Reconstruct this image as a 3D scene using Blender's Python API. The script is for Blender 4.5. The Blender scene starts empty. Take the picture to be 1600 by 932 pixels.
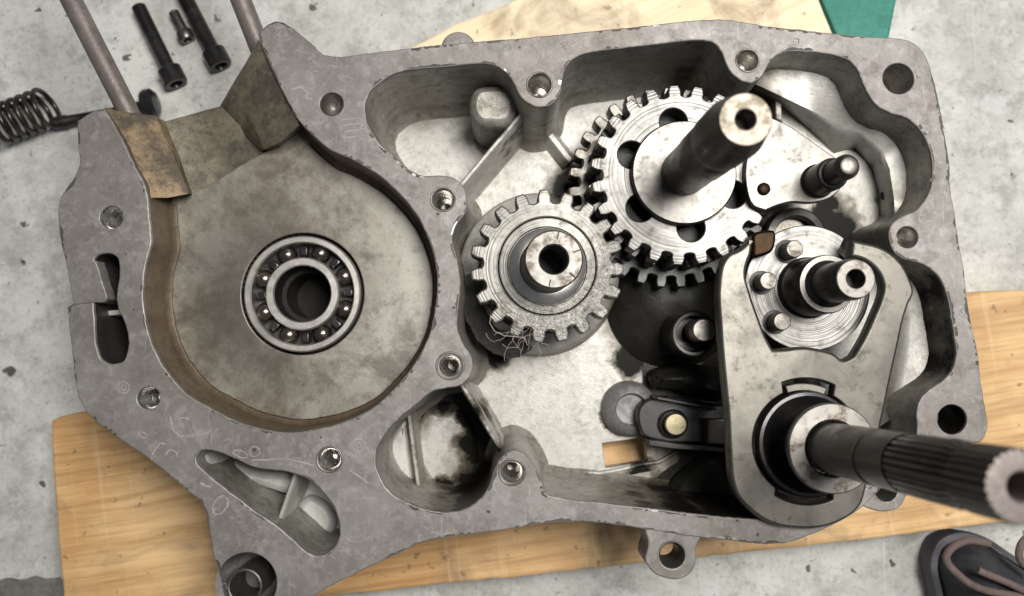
import bpy, bmesh, math, random
from mathutils import Vector, Matrix, noise
from mathutils.geometry import tessellate_polygon
random.seed(7)
S = bpy.context.scene
COL = S.collection
MM = 0.001
R = math.radians

# ---------------------------------------------------------------- camera
ZC, ZF = 406.0, 95.0            # mm: height of the lens and of the machined flange above the floor
FPX = 1244.0                    # focal length in photo pixels (28 mm equivalent)
n_cam = Vector((-12, -83, -FPX)).normalized()          # straight down, seen from the camera
zw = -n_cam
yw = (Vector((0, 1, 0)) - zw * zw.y).normalized()
xw = yw.cross(zw)
RW = Matrix((xw, yw, zw))       # camera -> world rotation
cam_d = bpy.data.cameras.new('camera'); cam = bpy.data.objects.new('camera', cam_d); COL.objects.link(cam)
cam.matrix_world = Matrix.Translation((0, 0, ZC * MM)) @ RW.to_4x4()
cam_d.sensor_width = 36; cam_d.lens = FPX / 1600 * 36
cam_d.clip_start = 0.01; cam_d.clip_end = 20
cam_d.dof.use_dof = True; cam_d.dof.focus_distance = 0.318; cam_d.dof.aperture_fstop = 8.0
S.camera = cam

# ---------------------------------------------------------------- world, lamps, exposure
w = bpy.data.worlds.new('World'); S.world = w; w.use_nodes = True
bg = w.node_tree.nodes['Background']; bg.inputs[0].default_value = (0.86, 0.9, 1.0, 1); bg.inputs[1].default_value = 0.10

def area(name, loc, target, sx, sy, power, col):
    d = bpy.data.lights.new(name, 'AREA'); d.shape = 'RECTANGLE'; d.size = sx; d.size_y = sy
    d.energy = power; d.color = col
    o = bpy.data.objects.new(name, d); COL.objects.link(o); o.location = loc
    o.rotation_euler = (Vector(target) - Vector(loc)).to_track_quat('-Z', 'Y').to_euler()
    return o
area('workshop_lamp', (0.24, 0.19, 0.86), (0.03, 0.02, 0.09), 0.32, 0.32, 7.4, (1.0, 0.975, 0.93))
S.view_settings.view_transform = 'Standard'; S.view_settings.look = 'None'
S.view_settings.exposure = 0.48; S.view_settings.gamma = 1.0

# ---------------------------------------------------------------- pixel -> place
def P(u, v, z):
    d = RW @ Vector((u - 800, 466 - v, -FPX))
    t = (z - ZC) / d.z
    return Vector((d.x * t, d.y * t, z))
def PXY(pts, z):
    return [P(p[0], p[1], z).to_2d() for p in pts]
def mmpx(z):
    return (ZC - z) / FPX

# ---------------------------------------------------------------- polygon helpers (mm)
def spline(pts, sub=4):
    """Closed centripetal-like Catmull-Rom; a third entry 'c' keeps a point sharp."""
    n = len(pts); out = []
    V = [Vector((p[0], p[1])) for p in pts]; C = [len(p) > 2 for p in pts]
    for i in range(n):
        p0, p1, p2, p3 = V[i - 1], V[i], V[(i + 1) % n], V[(i + 2) % n]
        L = (p2 - p1).length
        def tang(a, b, c):
            la, lc = (b - a).length + 1e-6, (c - b).length + 1e-6
            return ((b - a) / la * lc + (c - b) / lc * la) / (la + lc)
        m1 = (p2 - p1) / L if C[i] else tang(p0, p1, p2)
        m2 = (p2 - p1) / L if C[(i + 1) % n] else tang(p1, p2, p3)
        m1, m2 = m1 * L, m2 * L
        for k in range(sub):
            t = k / sub; t2 = t * t; t3 = t2 * t
            out.append(p1 * (2*t3 - 3*t2 + 1) + m1 * (t3 - 2*t2 + t) + p2 * (-2*t3 + 3*t2) + m2 * (t3 - t2))
    return out
def ccw(poly):
    a = sum(poly[i - 1].x * poly[i].y - poly[i].x * poly[i - 1].y for i in range(len(poly)))
    return list(poly) if a > 0 else list(reversed(poly))
def clean(poly, eps=0.05):
    out = []
    for p in poly:
        if not out or (p - out[-1]).length > eps: out.append(p)
    if (out[0] - out[-1]).length < eps: out.pop()
    return out
def inset(poly, d):
    """Shrinks a CCW polygon by d (negative grows it)."""
    n = len(poly); out = []
    for i in range(n):
        a = (poly[i] - poly[i - 1]).normalized(); b = (poly[(i + 1) % n] - poly[i]).normalized()
        na, nb = Vector((-a.y, a.x)), Vector((-b.y, b.x))
        m = na + nb
        if m.length < 1e-4: m = na
        m.normalize()
        k = max(0.5, m.dot(na))
        out.append(poly[i] + m * (d / k))
    return out
def circle(c, r, n=40, ph=0):
    return [Vector((c[0] + r * math.cos(ph + 2*math.pi*k/n), c[1] + r * math.sin(ph + 2*math.pi*k/n))) for k in range(n)]
def rough(poly, amp, sc=0.25):
    return [p + Vector((noise.noise((p.x*sc, p.y*sc, 1.7)), noise.noise((p.x*sc, p.y*sc, 9.1)))) * amp for p in poly]
def dense(poly, step):
    out = []
    for i in range(len(poly)):
        a, b = poly[i], poly[(i + 1) % len(poly)]
        k = max(1, int((b - a).length / step))
        out += [a.lerp(b, j / k) for j in range(k)]
    return out

class MB:
    """Collects vertices (mm, world) and faces; build() links them as ONE mesh."""
    def __init__(s): s.v = []; s.f = []
    def ring(s, poly, z):
        i = len(s.v); s.v += [Vector((p.x, p.y, z)) for p in poly]; return list(range(i, i + len(poly)))
    def ring3(s, pts):
        i = len(s.v); s.v += [Vector(p) for p in pts]; return list(range(i, i + len(pts)))
    def bridge(s, a, b, flip=False):
        n = len(a)
        for k in range(n):
            q = (a[k], a[(k+1) % n], b[(k+1) % n], b[k])
            s.f.append(q[::-1] if flip else q)
    def strip(s, a, b):
        for k in range(len(a) - 1): s.f.append((a[k], a[k+1], b[k+1], b[k]))
    def fill(s, rings, flip=False):
        idx = [i for r in rings for i in r]
        tris = tessellate_polygon([[Vector((s.v[i].x, s.v[i].y, 0)) for i in r] for r in rings])
        for t in tris:
            a, b, c = (s.v[idx[i]] for i in t)
            up = (b - a).cross(c - a).z > 0
            t = tuple(idx[i] for i in t)
            s.f.append(t if up != flip else t[::-1])
    def prism(s, poly, z0, z1, holes=(), bev=0.3, bottom=True):
        poly = ccw(clean(poly)); holes = [ccw(clean(h)) for h in holes]
        tops = []; bots = []
        for k, pl in enumerate([poly] + list(holes)):
            sg = 1 if k == 0 else -1
            a = s.ring(pl, z0); b = s.ring(pl, z1 - bev); m = s.ring(inset(pl, sg*bev*0.3), z1 - bev*0.3); c = s.ring(inset(pl, sg*bev), z1)
            s.bridge(a, b, sg < 0); s.bridge(b, m, sg < 0); s.bridge(m, c, sg < 0)
            tops.append(c); bots.append(a)
        s.fill(tops)
        if bottom: s.fill(bots, True)
        return s
    def lathe(s, prof, a, b=None, n=40, caps=(False, False), rfun=None):
        """prof: (radius, height along axis mm); axis from a (height 0) towards b."""
        a = Vector(a); ax = (Vector(b) - a).normalized() if b is not None else Vector((0, 0, 1))
        x = ax.orthogonal().normalized() if abs(ax.z) < 0.95 else (Vector((1, 0, 0)) - ax * ax.x).normalized()
        y = ax.cross(x); rings = []
        for j, (r, h) in enumerate(prof):
            rr = [(r if rfun is None else rfun(r, h, 2*math.pi*k/n)) for k in range(n)]
            rings.append(s.ring3([a + ax*h + (x*math.cos(2*math.pi*k/n) + y*math.sin(2*math.pi*k/n))*rr[k] for k in range(n)]))
        for p, q in zip(rings, rings[1:]): s.bridge(p, q)
        if caps[0]: s.f.append(tuple(reversed(rings[0])))
        if caps[1]: s.f.append(tuple(rings[-1]))
        return s
    def tube(s, pts, r, n=8, closed=False, caps=True):
        pts = [Vector(p) for p in pts]; m = len(pts); rings = []; up = Vector((0, 0, 1)); prev = None
        for i in range(m):
            t = (pts[(i+1) % m] - pts[i-1]) if closed else (pts[min(i+1, m-1)] - pts[max(i-1, 0)])
            t.normalize()
            x = (prev - t*prev.dot(t)) if prev else t.orthogonal()
            if x.length < 1e-4: x = t.orthogonal()
            x.normalize(); prev = x; y = t.cross(x)
            ri = r(i / (m-1)) if callable(r) else r
            rings.append(s.ring3([pts[i] + (x*math.cos(2*math.pi*k/n) + y*math.sin(2*math.pi*k/n))*ri for k in range(n)]))
        for p, q in zip(rings, rings[1:]): s.bridge(p, q)
        if closed: s.bridge(rings[-1], rings[0])
        elif caps: s.f.append(tuple(reversed(rings[0]))); s.f.append(tuple(rings[-1]))
        return s
    def quad(s, *pts):
        s.f.append(tuple(s.ring3(pts))); return s
    def build(s, name, mat, parent=None, smooth=35, bevel=0):
        off = parent_loc(parent)
        me = bpy.data.meshes.new(name)
        me.from_pydata([(p*MM - off)[:] for p in s.v], [], s.f)
        bm = bmesh.new(); bm.from_mesh(me)
        bmesh.ops.remove_doubles(bm, verts=bm.verts, dist=2e-6)
        if bevel:
            bmesh.ops.recalc_face_normals(bm, faces=bm.faces)
            es = [e for e in bm.edges if len(e.link_faces) == 2 and e.calc_face_angle(0) > R(30)]
            bmesh.ops.bevel(bm, geom=es, offset=bevel*MM, segments=2, affect='EDGES', profile=0.6)
        bm.to_mesh(me); bm.free()
        me.materials.append(mat)
        if smooth:
            me.set_sharp_from_angle(angle=R(smooth))
            for p in me.polygons:        # level faces stay flat, so long filler triangles do not shade unevenly
                zs = [me.vertices[i].co.z for i in p.vertices]
                if max(zs) - min(zs) < 1e-5: p.use_smooth = False
        o = bpy.data.objects.new(name, me); COL.objects.link(o)
        if parent: o.parent = parent
        return o

def parent_loc(o):
    v = Vector((0, 0, 0))
    while o: v = v + o.location; o = o.parent
    return v
def tag(o, label, cat, group=None, kind=None):
    o['label'] = label
    if cat: o['category'] = cat
    if group: o['group'] = group
    if kind: o['kind'] = kind
    return o
def thing(name, label, cat, loc, group=None):
    o = bpy.data.objects.new(name, None); o.empty_display_size = 0.01; COL.objects.link(o)
    o.location = Vector(loc) * MM
    return tag(o, label, cat, group)
def copy_tree(o, parent=None):
    c = o.copy(); COL.objects.link(c); c.parent = parent
    for ch in list(o.children): copy_tree(ch, c)
    return c

# ---------------------------------------------------------------- materials
class NT:
    def __init__(s, name):
        s.m = bpy.data.materials.new(name); s.m.use_nodes = True; s.t = s.m.node_tree
        s.b = s.t.nodes['Principled BSDF']
        s.co = s.t.nodes.new('ShaderNodeTexCoord').outputs['Object']
    def n(s, ty, **kw):
        x = s.t.nodes.new(ty)
        for k, v in kw.items(): setattr(x, k, v)
        return x
    def link(s, a, b): s.t.links.new(a, b)
    def noise(s, scale, detail=4, rough=0.6, dist=0.0, vec=None):
        x = s.n('ShaderNodeTexNoise'); x.inputs['Scale'].default_value = scale; x.inputs['Detail'].default_value = detail
        x.inputs['Roughness'].default_value = rough; x.inputs['Distortion'].default_value = dist
        s.link(vec or s.co, x.inputs['Vector']); return x.outputs['Fac']
    def map(s, scale=(1, 1, 1), rot=(0, 0, 0), loc=(0, 0, 0)):
        x = s.n('ShaderNodeMapping'); x.inputs['Scale'].default_value = scale; x.inputs['Rotation'].default_value = rot
        x.inputs['Location'].default_value = loc
        s.link(s.co, x.inputs['Vector']); return x.outputs[0]
    def ramp(s, fac, lo, hi, a=0.0, b=1.0):
        x = s.n('ShaderNodeMapRange'); x.inputs[1].default_value = lo; x.inputs[2].default_value = hi
        x.inputs[3].default_value = a; x.inputs[4].default_value = b; s.link(fac, x.inputs[0]); return x.outputs[0]
    def mix(s, fac, a, b, mode='MIX'):
        x = s.n('ShaderNodeMix', data_type='RGBA', blend_type=mode)
        for sock, v in ((x.inputs[0], fac), (x.inputs[6], a), (x.inputs[7], b)):
            if isinstance(v, (int, float)): sock.default_value = v
            elif isinstance(v, tuple): sock.default_value = (*v, 1)
            else: s.link(v, sock)
        return x.outputs[2]
    def math(s, op, a, b=0.0):
        x = s.n('ShaderNodeMath', operation=op)
        for sock, v in zip(x.inputs, (a, b)):
            if isinstance(v, (int, float)): sock.default_value = v
            else: s.link(v, sock)
        return x.outputs[0]
    def sep(s, vec=None):
        x = s.n('ShaderNodeSeparateXYZ'); s.link(vec or s.co, x.inputs[0]); return x.outputs
    def radius(s):
        x, y, z = s.sep(); return s.math('SQRT', s.math('ADD', s.math('MULTIPLY', x, x), s.math('MULTIPLY', y, y)))
    def bump(s, h, strength, dist_mm, prev=None):
        x = s.n('ShaderNodeBump'); x.inputs['Strength'].default_value = strength; x.inputs['Distance'].default_value = dist_mm * MM
        s.link(h, x.inputs['Height'])
        if prev: s.link(prev, x.inputs['Normal'])
        return x.outputs[0]
    def out(s, col, rough, metal=0.0, normal=None, coat=0.0, spec=0.5):
        for k, v in (('Base Color', col), ('Roughness', rough), ('Metallic', metal), ('Normal', normal), ('Coat Weight', coat), ('Specular IOR Level', spec)):
            if v is None: continue
            if isinstance(v, (int, float)): s.b.inputs[k].default_value = v
            elif isinstance(v, tuple): s.b.inputs[k].default_value = (*v, 1)
            else: s.link(v, s.b.inputs[k])
        s.b.inputs['Coat Roughness'].default_value = 0.12
        return s.m

def mat_cast(name, base, dark, light, metal=0.5, rough=(0.35, 0.6), stain=0.5, grain=1.0, sc=1.0, oil=None, oil_lo=0.58, bump=0.12, oil_shades=(), spec=0.5):
    t = NT(name)
    big = t.noise(34*sc, 9, 0.74, 0.1); mid = t.noise(140*sc, 8, 0.78); fine = t.noise(1500, 2, 0.5)
    c = t.mix(t.ramp(big, 0.42, 0.60), base, light)
    c = t.mix(t.math('MULTIPLY', t.ramp(mid, 0.50, 0.64), stain), c, dark)
    c = t.mix(t.math('MULTIPLY', t.ramp(t.noise(300*sc, 4, 0.7, 0.4), 0.52, 0.66), stain*0.6), c, dark)
    spk = t.ramp(t.noise(620, 2, 0.5), 0.68, 0.74)
    c = t.mix(t.math('MULTIPLY', spk, 0.55), c, dark)
    r = t.ramp(mid, 0.3, 0.7, rough[0], rough[1])
    if oil:
        of = t.ramp(t.noise(22*sc, 4, 0.55, 0.8, t.map(loc=(0.31, 0.17, 0))), oil_lo, oil_lo + 0.12)
        c = t.mix(t.math('MULTIPLY', of, 0.85), c, oil)
        r2 = t.n('ShaderNodeMix'); t.link(of, r2.inputs[0]); t.link(r, r2.inputs[2]); r2.inputs[3].default_value = 0.22; r = r2.outputs[0]
    met = metal; calm = None
    if oil_shades:                                   # pools hold black oil and painted shade beside pinion and drain boss
        x, y, z = t.sep(); acc = None
        wob = t.math('MULTIPLY', t.math('SUBTRACT', t.noise(95, 4, 0.6), 0.5), 0.020)
        for u, v, zz, rad in oil_shades:
            q = P(u, v, zz) * MM
            dx, dy = t.math('SUBTRACT', x, q.x), t.math('SUBTRACT', y, q.y)
            d = t.math('ADD', t.math('SQRT', t.math('ADD', t.math('MULTIPLY', dx, dx), t.math('MULTIPLY', dy, dy))), wob)
            f = t.ramp(d, rad*MM*0.60, rad*MM*1.22, 1.0, 0.0)
            acc = f if acc is None else t.math('MAXIMUM', acc, f)
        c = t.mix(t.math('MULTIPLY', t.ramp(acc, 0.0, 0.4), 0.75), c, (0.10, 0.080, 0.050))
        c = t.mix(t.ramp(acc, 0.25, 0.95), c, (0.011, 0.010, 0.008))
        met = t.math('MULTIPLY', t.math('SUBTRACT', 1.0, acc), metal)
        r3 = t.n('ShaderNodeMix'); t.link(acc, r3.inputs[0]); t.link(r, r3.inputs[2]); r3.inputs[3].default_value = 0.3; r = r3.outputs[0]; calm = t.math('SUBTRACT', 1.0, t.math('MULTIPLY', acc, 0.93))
    if calm: t.link(t.math('MULTIPLY', calm, 0.5), t.b.inputs['Specular IOR Level'])
    if calm: fine = t.math('MULTIPLY', fine, calm); mid = t.math('MULTIPLY', mid, calm)
    nb = t.bump(fine, 0.5*grain, bump); nb = t.bump(mid, 0.4*grain, 0.5, nb)
    return t.out(c, r, met, nb, spec=None if calm else spec)

def mat_flange():
    t = NT('flange_gasket_grey')
    big = t.noise(26, 9, 0.74, 0.2); mid = t.noise(95, 8, 0.78, 0.1); fine = t.noise(900, 3, 0.6)
    x, y, z = t.sep()
    c = t.mix(t.ramp(big, 0.35, 0.68), (0.165, 0.152, 0.140), (0.262, 0.246, 0.230))
    c = t.mix(t.math('MULTIPLY', t.ramp(mid, 0.50, 0.62), 0.45), c, (0.10, 0.088, 0.081))
    c = t.mix(t.math('MULTIPLY', t.ramp(t.noise(240, 4, 0.7, 0.5), 0.52, 0.64), 0.45), c, (0.33, 0.31, 0.31))
    c = t.mix(t.math('MULTIPLY', t.ramp(t.noise(70, 8, 0.78, 0.5, t.map(loc=(.4, .2, 0))), 0.57, 0.63), 0.3), c, (0.42, 0.40, 0.39))
    c = t.mix(t.math('MULTIPLY', t.ramp(fine, 0.66, 0.75), 0.3), c, (0.45, 0.43, 0.41))
    c = t.mix(t.math('MULTIPLY', t.ramp(t.noise(16, 7, 0.7, 0.3, t.map(loc=(.9, .6, 0))), 0.52, 0.64), 0.5), c, (0.13, 0.105, 0.085))
    # scraper scratches: strongly stretched noise in two directions
    for rot, k in ((0.5, 0.5), (-0.9, 0.4)):
        sc = t.noise(1.0, 2, 0.5, 0.0, t.map(scale=(1800, 45, 1), rot=(0, 0, rot)))
        c = t.mix(t.math('MULTIPLY', t.ramp(sc, 0.71, 0.76), k), c, (0.55, 0.53, 0.51))
    rr = t.ramp(mid, 0.3, 0.75, 0.42, 0.66)
    nb = t.bump(fine, 0.35, 0.1); nb = t.bump(mid, 0.35, 0.35, nb)
    return t.out(c, rr, 0.35, nb)

def mat_steel(name, base=(0.62, 0.61, 0.59), rough=(0.2, 0.38), rings=0.0, dirt=(0.05, 0.04, 0.03), dirt_lo=0.62, pit=0.0, metal=0.95, pitch=0.55, oily=False, blotch=0.35):
    t = NT(name)
    mid = t.noise(160, 8, 0.76, 0.2); fine = t.noise(1400, 2)
    c = t.mix(t.math('MULTIPLY', t.ramp(mid, dirt_lo, dirt_lo + 0.10), 0.8), base, dirt)
    c = t.mix(t.math('MULTIPLY', t.ramp(t.noise(45, 4), 0.45, 0.6), blotch), c, tuple(v*0.45 for v in base))
    r = t.ramp(mid, 0.3, 0.7, rough[0], rough[1])
    nb = t.bump(fine, 0.25, 0.06)
    if rings:
        rad = t.math('ADD', t.radius(), t.math('MULTIPLY', t.noise(40, 2), 0.0008))
        cv = t.n('ShaderNodeCombineXYZ'); t.link(rad, cv.inputs[0])
        wv = t.noise(1.0/(pitch*MM*1.1), 2, 0.6, 0.0, cv.outputs[0])
        wv = t.math('MULTIPLY', t.ramp(wv, 0.42, 0.6), t.ramp(t.noise(38, 4, 0.6), 0.36, 0.6, 0.25, 1.0))
        nb = t.bump(wv, rings, 0.14, nb)
        c = t.mix(t.math('MULTIPLY', wv, min(1, 1.3*rings)), c, tuple(v*0.35 for v in base))
    if pit:
        x, y, z = t.sep()
        side = t.ramp(t.math('SUBTRACT', x, y), -0.012, 0.02)
        pn = t.noise(520, 4, 0.7, 0.3)
        nb = t.bump(t.math('MULTIPLY', pn, side), pit*0.55, 0.7, nb)
        c = t.mix(t.math('MULTIPLY', t.math('MULTIPLY', t.ramp(pn, 0.56, 0.66), side), 0.35), c, (0.06, 0.05, 0.04))
    met = metal
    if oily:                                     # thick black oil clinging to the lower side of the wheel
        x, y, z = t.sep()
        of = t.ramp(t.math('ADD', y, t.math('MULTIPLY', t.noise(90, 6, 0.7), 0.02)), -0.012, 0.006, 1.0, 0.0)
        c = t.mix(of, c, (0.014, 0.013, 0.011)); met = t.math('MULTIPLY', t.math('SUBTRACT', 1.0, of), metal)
    return t.out(c, r, met, nb)

def mat_black(name, base=(0.022, 0.021, 0.022), rough=0.28, metal=0.6, brown=(0.06, 0.04, 0.03)):
    t = NT(name)
    mid = t.noise(120, 4, 0.6, 0.5); fine = t.noise(1100, 2)
    c = t.mix(t.ramp(mid, 0.45, 0.75), base, brown)
    return t.out(c, t.ramp(mid, 0.3, 0.7, rough*0.8, rough*1.5), metal, t.bump(fine, 0.2, 0.06), coat=0.15)

def mat_wood(name, a, b, dk, ring=1.0):
    t = NT(name)
    wob = t.noise(9, 3, 0.5)
    x, y, z = t.sep()
    yy = t.math('ADD', t.math('MULTIPLY', y, 1.0), t.math('MULTIPLY', wob, 0.016))
    cv = t.n('ShaderNodeCombineXYZ'); t.link(t.math('MULTIPLY', x, 0.05), cv.inputs[0]); t.link(yy, cv.inputs[1]); t.link(t.math('MULTIPLY', z, 0.4), cv.inputs[2])
    rings = t.noise(210, 2, 0.45, 0.0, cv.outputs[0])
    g = t.noise(1.0, 5, 0.65, 0.2, t.map(scale=(14, 420, 200)))
    g2 = t.noise(1.0, 3, 0.6, 0.2, t.map(scale=(40, 1500, 500)))
    c = t.mix(t.ramp(t.noise(14, 4, 0.6), 0.42, 0.6), a, b)
    c = t.mix(t.math('MULTIPLY', t.ramp(rings, 0.48, 0.70), 0.5*ring), c, dk)
    c = t.mix(t.math('MULTIPLY', t.ramp(g, 0.48, 0.62), 0.35*ring), c, dk)
    c = t.mix(t.math('MULTIPLY', t.ramp(g2, 0.54, 0.66), 0.28), c, tuple(v*1.25 for v in b))
    big = t.noise(26, 5, 0.62, 0.8)
    c = t.mix(t.math('MULTIPLY', t.ramp(big, 0.54, 0.70), 0.6), c, (0.20, 0.13, 0.085))
    dots = t.ramp(t.noise(150, 3, 0.6), 0.66, 0.70)
    c = t.mix(t.math('MULTIPLY', dots, 0.5), c, (0.09, 0.055, 0.035))
    sw = t.noise(1.0, 2, 0.5, 0, t.map(scale=(300, 9, 1)))
    c = t.mix(t.math('MULTIPLY', t.ramp(sw, 0.60, 0.68), 0.16), c, (0.85, 0.68, 0.45))
    nb = t.bump(g2, 0.4, 0.3); nb = t.bump(rings, 0.3, 0.5, nb); nb = t.bump(sw, 0.3, 0.3, nb)
    return t.out(c, t.ramp(g, 0.3, 0.7, 0.5, 0.7), 0.0, nb)

def mat_concrete():
    t = NT('concrete_floor_grey')
    big = t.noise(11, 10, 0.76, 0.1); mid = t.noise(55, 9, 0.78, 0.1); fine = t.noise(420, 4, 0.6)
    c = t.mix(t.ramp(big, 0.42, 0.58), (0.44, 0.436, 0.408), (0.60, 0.595, 0.56))
    c = t.mix(t.math('MULTIPLY', t.ramp(mid, 0.48, 0.62), 0.55), c, (0.22, 0.215, 0.185))
    c = t.mix(t.math('MULTIPLY', t.ramp(t.noise(36, 9, 0.78, 0.2, t.map(loc=(1, 2, 0))), 0.53, 0.60), 0.6), c, (0.62, 0.62, 0.60))
    c = t.mix(t.math('MULTIPLY', t.ramp(fine, 0.55, 0.68), 0.35), c, (0.17, 0.16, 0.13))
    # oil drips: sparse round dots
    for sc, hi, k in ((30, 0.12, 0.9), (70, 0.15, 0.85), (150, 0.16, 0.5)):
        vo = t.n('ShaderNodeTexVoronoi'); vo.inputs['Scale'].default_value = sc
        wob = t.n('ShaderNodeMix', data_type='VECTOR'); wob.inputs[0].default_value = 0.012
        t.link(t.co, wob.inputs[4])
        nz = t.n('ShaderNodeTexNoise'); nz.inputs['Scale'].default_value = 120; t.link(t.co, nz.inputs['Vector']); t.link(nz.outputs['Color'], wob.inputs[5])
        t.link(wob.outputs[1], vo.inputs['Vector'])
        cs = t.n('ShaderNodeSeparateColor'); t.link(vo.outputs['Color'], cs.inputs[0])
        keep = t.ramp(cs.outputs[0], 0.40, 0.41)
        size = t.math('MULTIPLY', cs.outputs[1], hi)
        dot = t.ramp(t.math('SUBTRACT', size, vo.outputs['Distance']), -0.005, 0.03)
        c = t.mix(t.math('MULTIPLY', t.math('MULTIPLY', dot, keep), k), c, (0.035, 0.032, 0.026))
    # fine pale scratches
    for rot in (1.45, 0.9):
        sc = t.noise(1.0, 2, 0.5, 0.0, t.map(scale=(500, 8, 1), rot=(0, 0, rot)))
        c = t.mix(t.math('MULTIPLY', t.ramp(sc, 0.72, 0.77), 0.5), c, (0.8, 0.8, 0.77))
    nb = t.bump(fine, 0.3, 0.25); nb = t.bump(mid, 0.3, 0.8, nb)
    return t.out(c, t.ramp(mid, 0.3, 0.7, 0.38, 0.6), 0.0, nb)

M = {}
OIL_SHADES = [(1050, 500, 42, 30), (1085, 640, 42, 26), (1120, 745, 42, 24), (985, 560, 42, 9), (738, 545, 42, 12), (752, 700, 42, 11), (735, 645, 42, 8), (745, 760, 42, 12), (690, 778, 42, 8), (690, 625, 42, 9), (700, 762, 42, 6),
         (656, 770, 42, 5), (772, 218, 42, 9), (1290, 330, 60, 7), (1110, 200, 42, 22), (905, 300, 42, 16), (1000, 745, 42, 8), (960, 655, 42, 6), (1150, 560, 42, 24), (1300, 360, 60, 14), (735, 500, 60, 10), (762, 545, 60, 9)]  # entries by the pinion and drain boss paint shade among the oil
M['flange'] = mat_flange()
M['cast'] = mat_cast('cast_aluminium_oily', (0.36, 0.348, 0.318), (0.15, 0.135, 0.105), (0.46, 0.45, 0.42), 0.25, (0.36, 0.5), 0.42, oil=(0.12, 0.10, 0.06), oil_lo=0.57, oil_shades=OIL_SHADES)
M['castwall'] = mat_cast('cast_aluminium_wall', (0.25, 0.238, 0.205), (0.09, 0.08, 0.058), (0.36, 0.345, 0.31), 0.45, (0.36, 0.55), 0.6, oil_shades=[(1130, 800, 60, 26), (1000, 800, 60, 9), (745, 760, 60, 14), (700, 800, 60, 10), (1080, 60, 60, 14), (1450, 450, 70, 12), (1468, 510, 70, 13), (1465, 580, 70, 15), (1440, 650, 70, 12), (1040, 790, 50, 14), (1320, 90, 60, 8)])
M['outer'] = mat_cast('cast_aluminium_weathered', (0.16, 0.15, 0.15), (0.07, 0.065, 0.06), (0.27, 0.26, 0.26), 0.4, (0.45, 0.65), 0.6)
M['chamberwall'] = mat_cast('varnished_brown_casting', (0.105, 0.075, 0.047), (0.045, 0.034, 0.022), (0.16, 0.12, 0.08), 0.3, (0.35, 0.5), 0.5)
M['spigot'] = mat_cast('scorched_casting', (0.10, 0.088, 0.068), (0.04, 0.036, 0.032), (0.21, 0.185, 0.13), 0.4, (0.4, 0.6), 0.6, sc=1.6)
M['rust'] = mat_cast('rust_crusted_casting', (0.085, 0.066, 0.045), (0.035, 0.03, 0.026), (0.30, 0.215, 0.125), 0.2, (0.5, 0.75), 0.6, sc=2.2)
M['black'] = mat_black('black_oiled_steel', (0.016, 0.015, 0.016), 0.3, 0.3, (0.035, 0.026, 0.02))
M['shaftblack'] = mat_black('dark_worn_shaft_steel', (0.048, 0.042, 0.039), 0.40, 0.45, (0.115, 0.082, 0.062))
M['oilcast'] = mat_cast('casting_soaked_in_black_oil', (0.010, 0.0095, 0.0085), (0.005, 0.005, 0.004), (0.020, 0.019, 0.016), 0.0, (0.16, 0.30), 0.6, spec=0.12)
M['gear'] = mat_steel('machined_gear_steel', (0.20, 0.194, 0.183), (0.36, 0.5), dirt=(0.07, 0.062, 0.05), dirt_lo=0.56, rings=0.5, pitch=1.15)
M['pinion'] = mat_steel('pitted_gear_steel', (0.235, 0.228, 0.21), (0.38, 0.55), dirt=(0.07, 0.055, 0.035), dirt_lo=0.54, rings=0.35, pit=1.3, pitch=0.95)
M['steel'] = mat_steel('bright_ground_steel', (0.175, 0.166, 0.153), (0.34, 0.5), dirt=(0.085, 0.078, 0.068), dirt_lo=0.56)
M['satin'] = mat_steel('satin_worn_steel', (0.24, 0.228, 0.21), (0.42, 0.6), dirt=(0.09, 0.065, 0.045), dirt_lo=0.52)
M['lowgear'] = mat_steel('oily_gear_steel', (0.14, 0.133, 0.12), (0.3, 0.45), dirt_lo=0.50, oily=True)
M['plate'] = mat_steel('pressed_plate_steel', (0.155, 0.146, 0.128), (0.36, 0.52), dirt=(0.05, 0.05, 0.037), dirt_lo=0.55, metal=0.85, blotch=0.6)
M['race'] = mat_steel('bearing_race_steel', (0.72, 0.69, 0.64), (0.3, 0.45), dirt_lo=0.66)
M['ball'] = mat_steel('oiled_ball_steel', (0.20, 0.18, 0.155), (0.2, 0.32), dirt_lo=0.6)
M['studsteel'] = mat_cast('grey_oxidised_stud', (0.145, 0.122, 0.11), (0.07, 0.058, 0.05), (0.22, 0.19, 0.175), 0.35, (0.38, 0.5), 0.5)
M['brass'] = mat_steel('brown_bronze', (0.036, 0.022, 0.013), (0.45, 0.6), dirt_lo=0.6)
M['dark'] = mat_cast('dark_bore', (0.03, 0.028, 0.026), (0.012, 0.012, 0.012), (0.05, 0.045, 0.04), 0.3, (0.4, 0.6), 0.5)
M['bore'] = mat_cast('bore_black', (0.016, 0.015, 0.014), (0.01, 0.009, 0.008), (0.022, 0.020, 0.018), 0.0, (0.35, 0.5), 0.5, spec=0.1)
M['floordark'] = mat_cast('dark_concrete', (0.12, 0.11, 0.095), (0.05, 0.045, 0.04), (0.19, 0.18, 0.16), 0.0, (0.4, 0.6), 0.6)
M['dullsteel'] = mat_steel('dull_screw_steel', (0.22, 0.21, 0.195), (0.3, 0.45), dirt_lo=0.52)
M['thread'] = mat_steel('bright_thread_steel', (0.62, 0.60, 0.56), (0.22, 0.36), dirt_lo=0.56)
M['pinend'] = mat_steel('yellowed_pin_end', (0.30, 0.26, 0.17), (0.4, 0.55), dirt_lo=0.55)
M['grime'] = mat_cast('dried_black_grime', (0.045, 0.038, 0.033), (0.02, 0.018, 0.016), (0.08, 0.07, 0.06), 0.0, (0.5, 0.7), 0.5)
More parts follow.
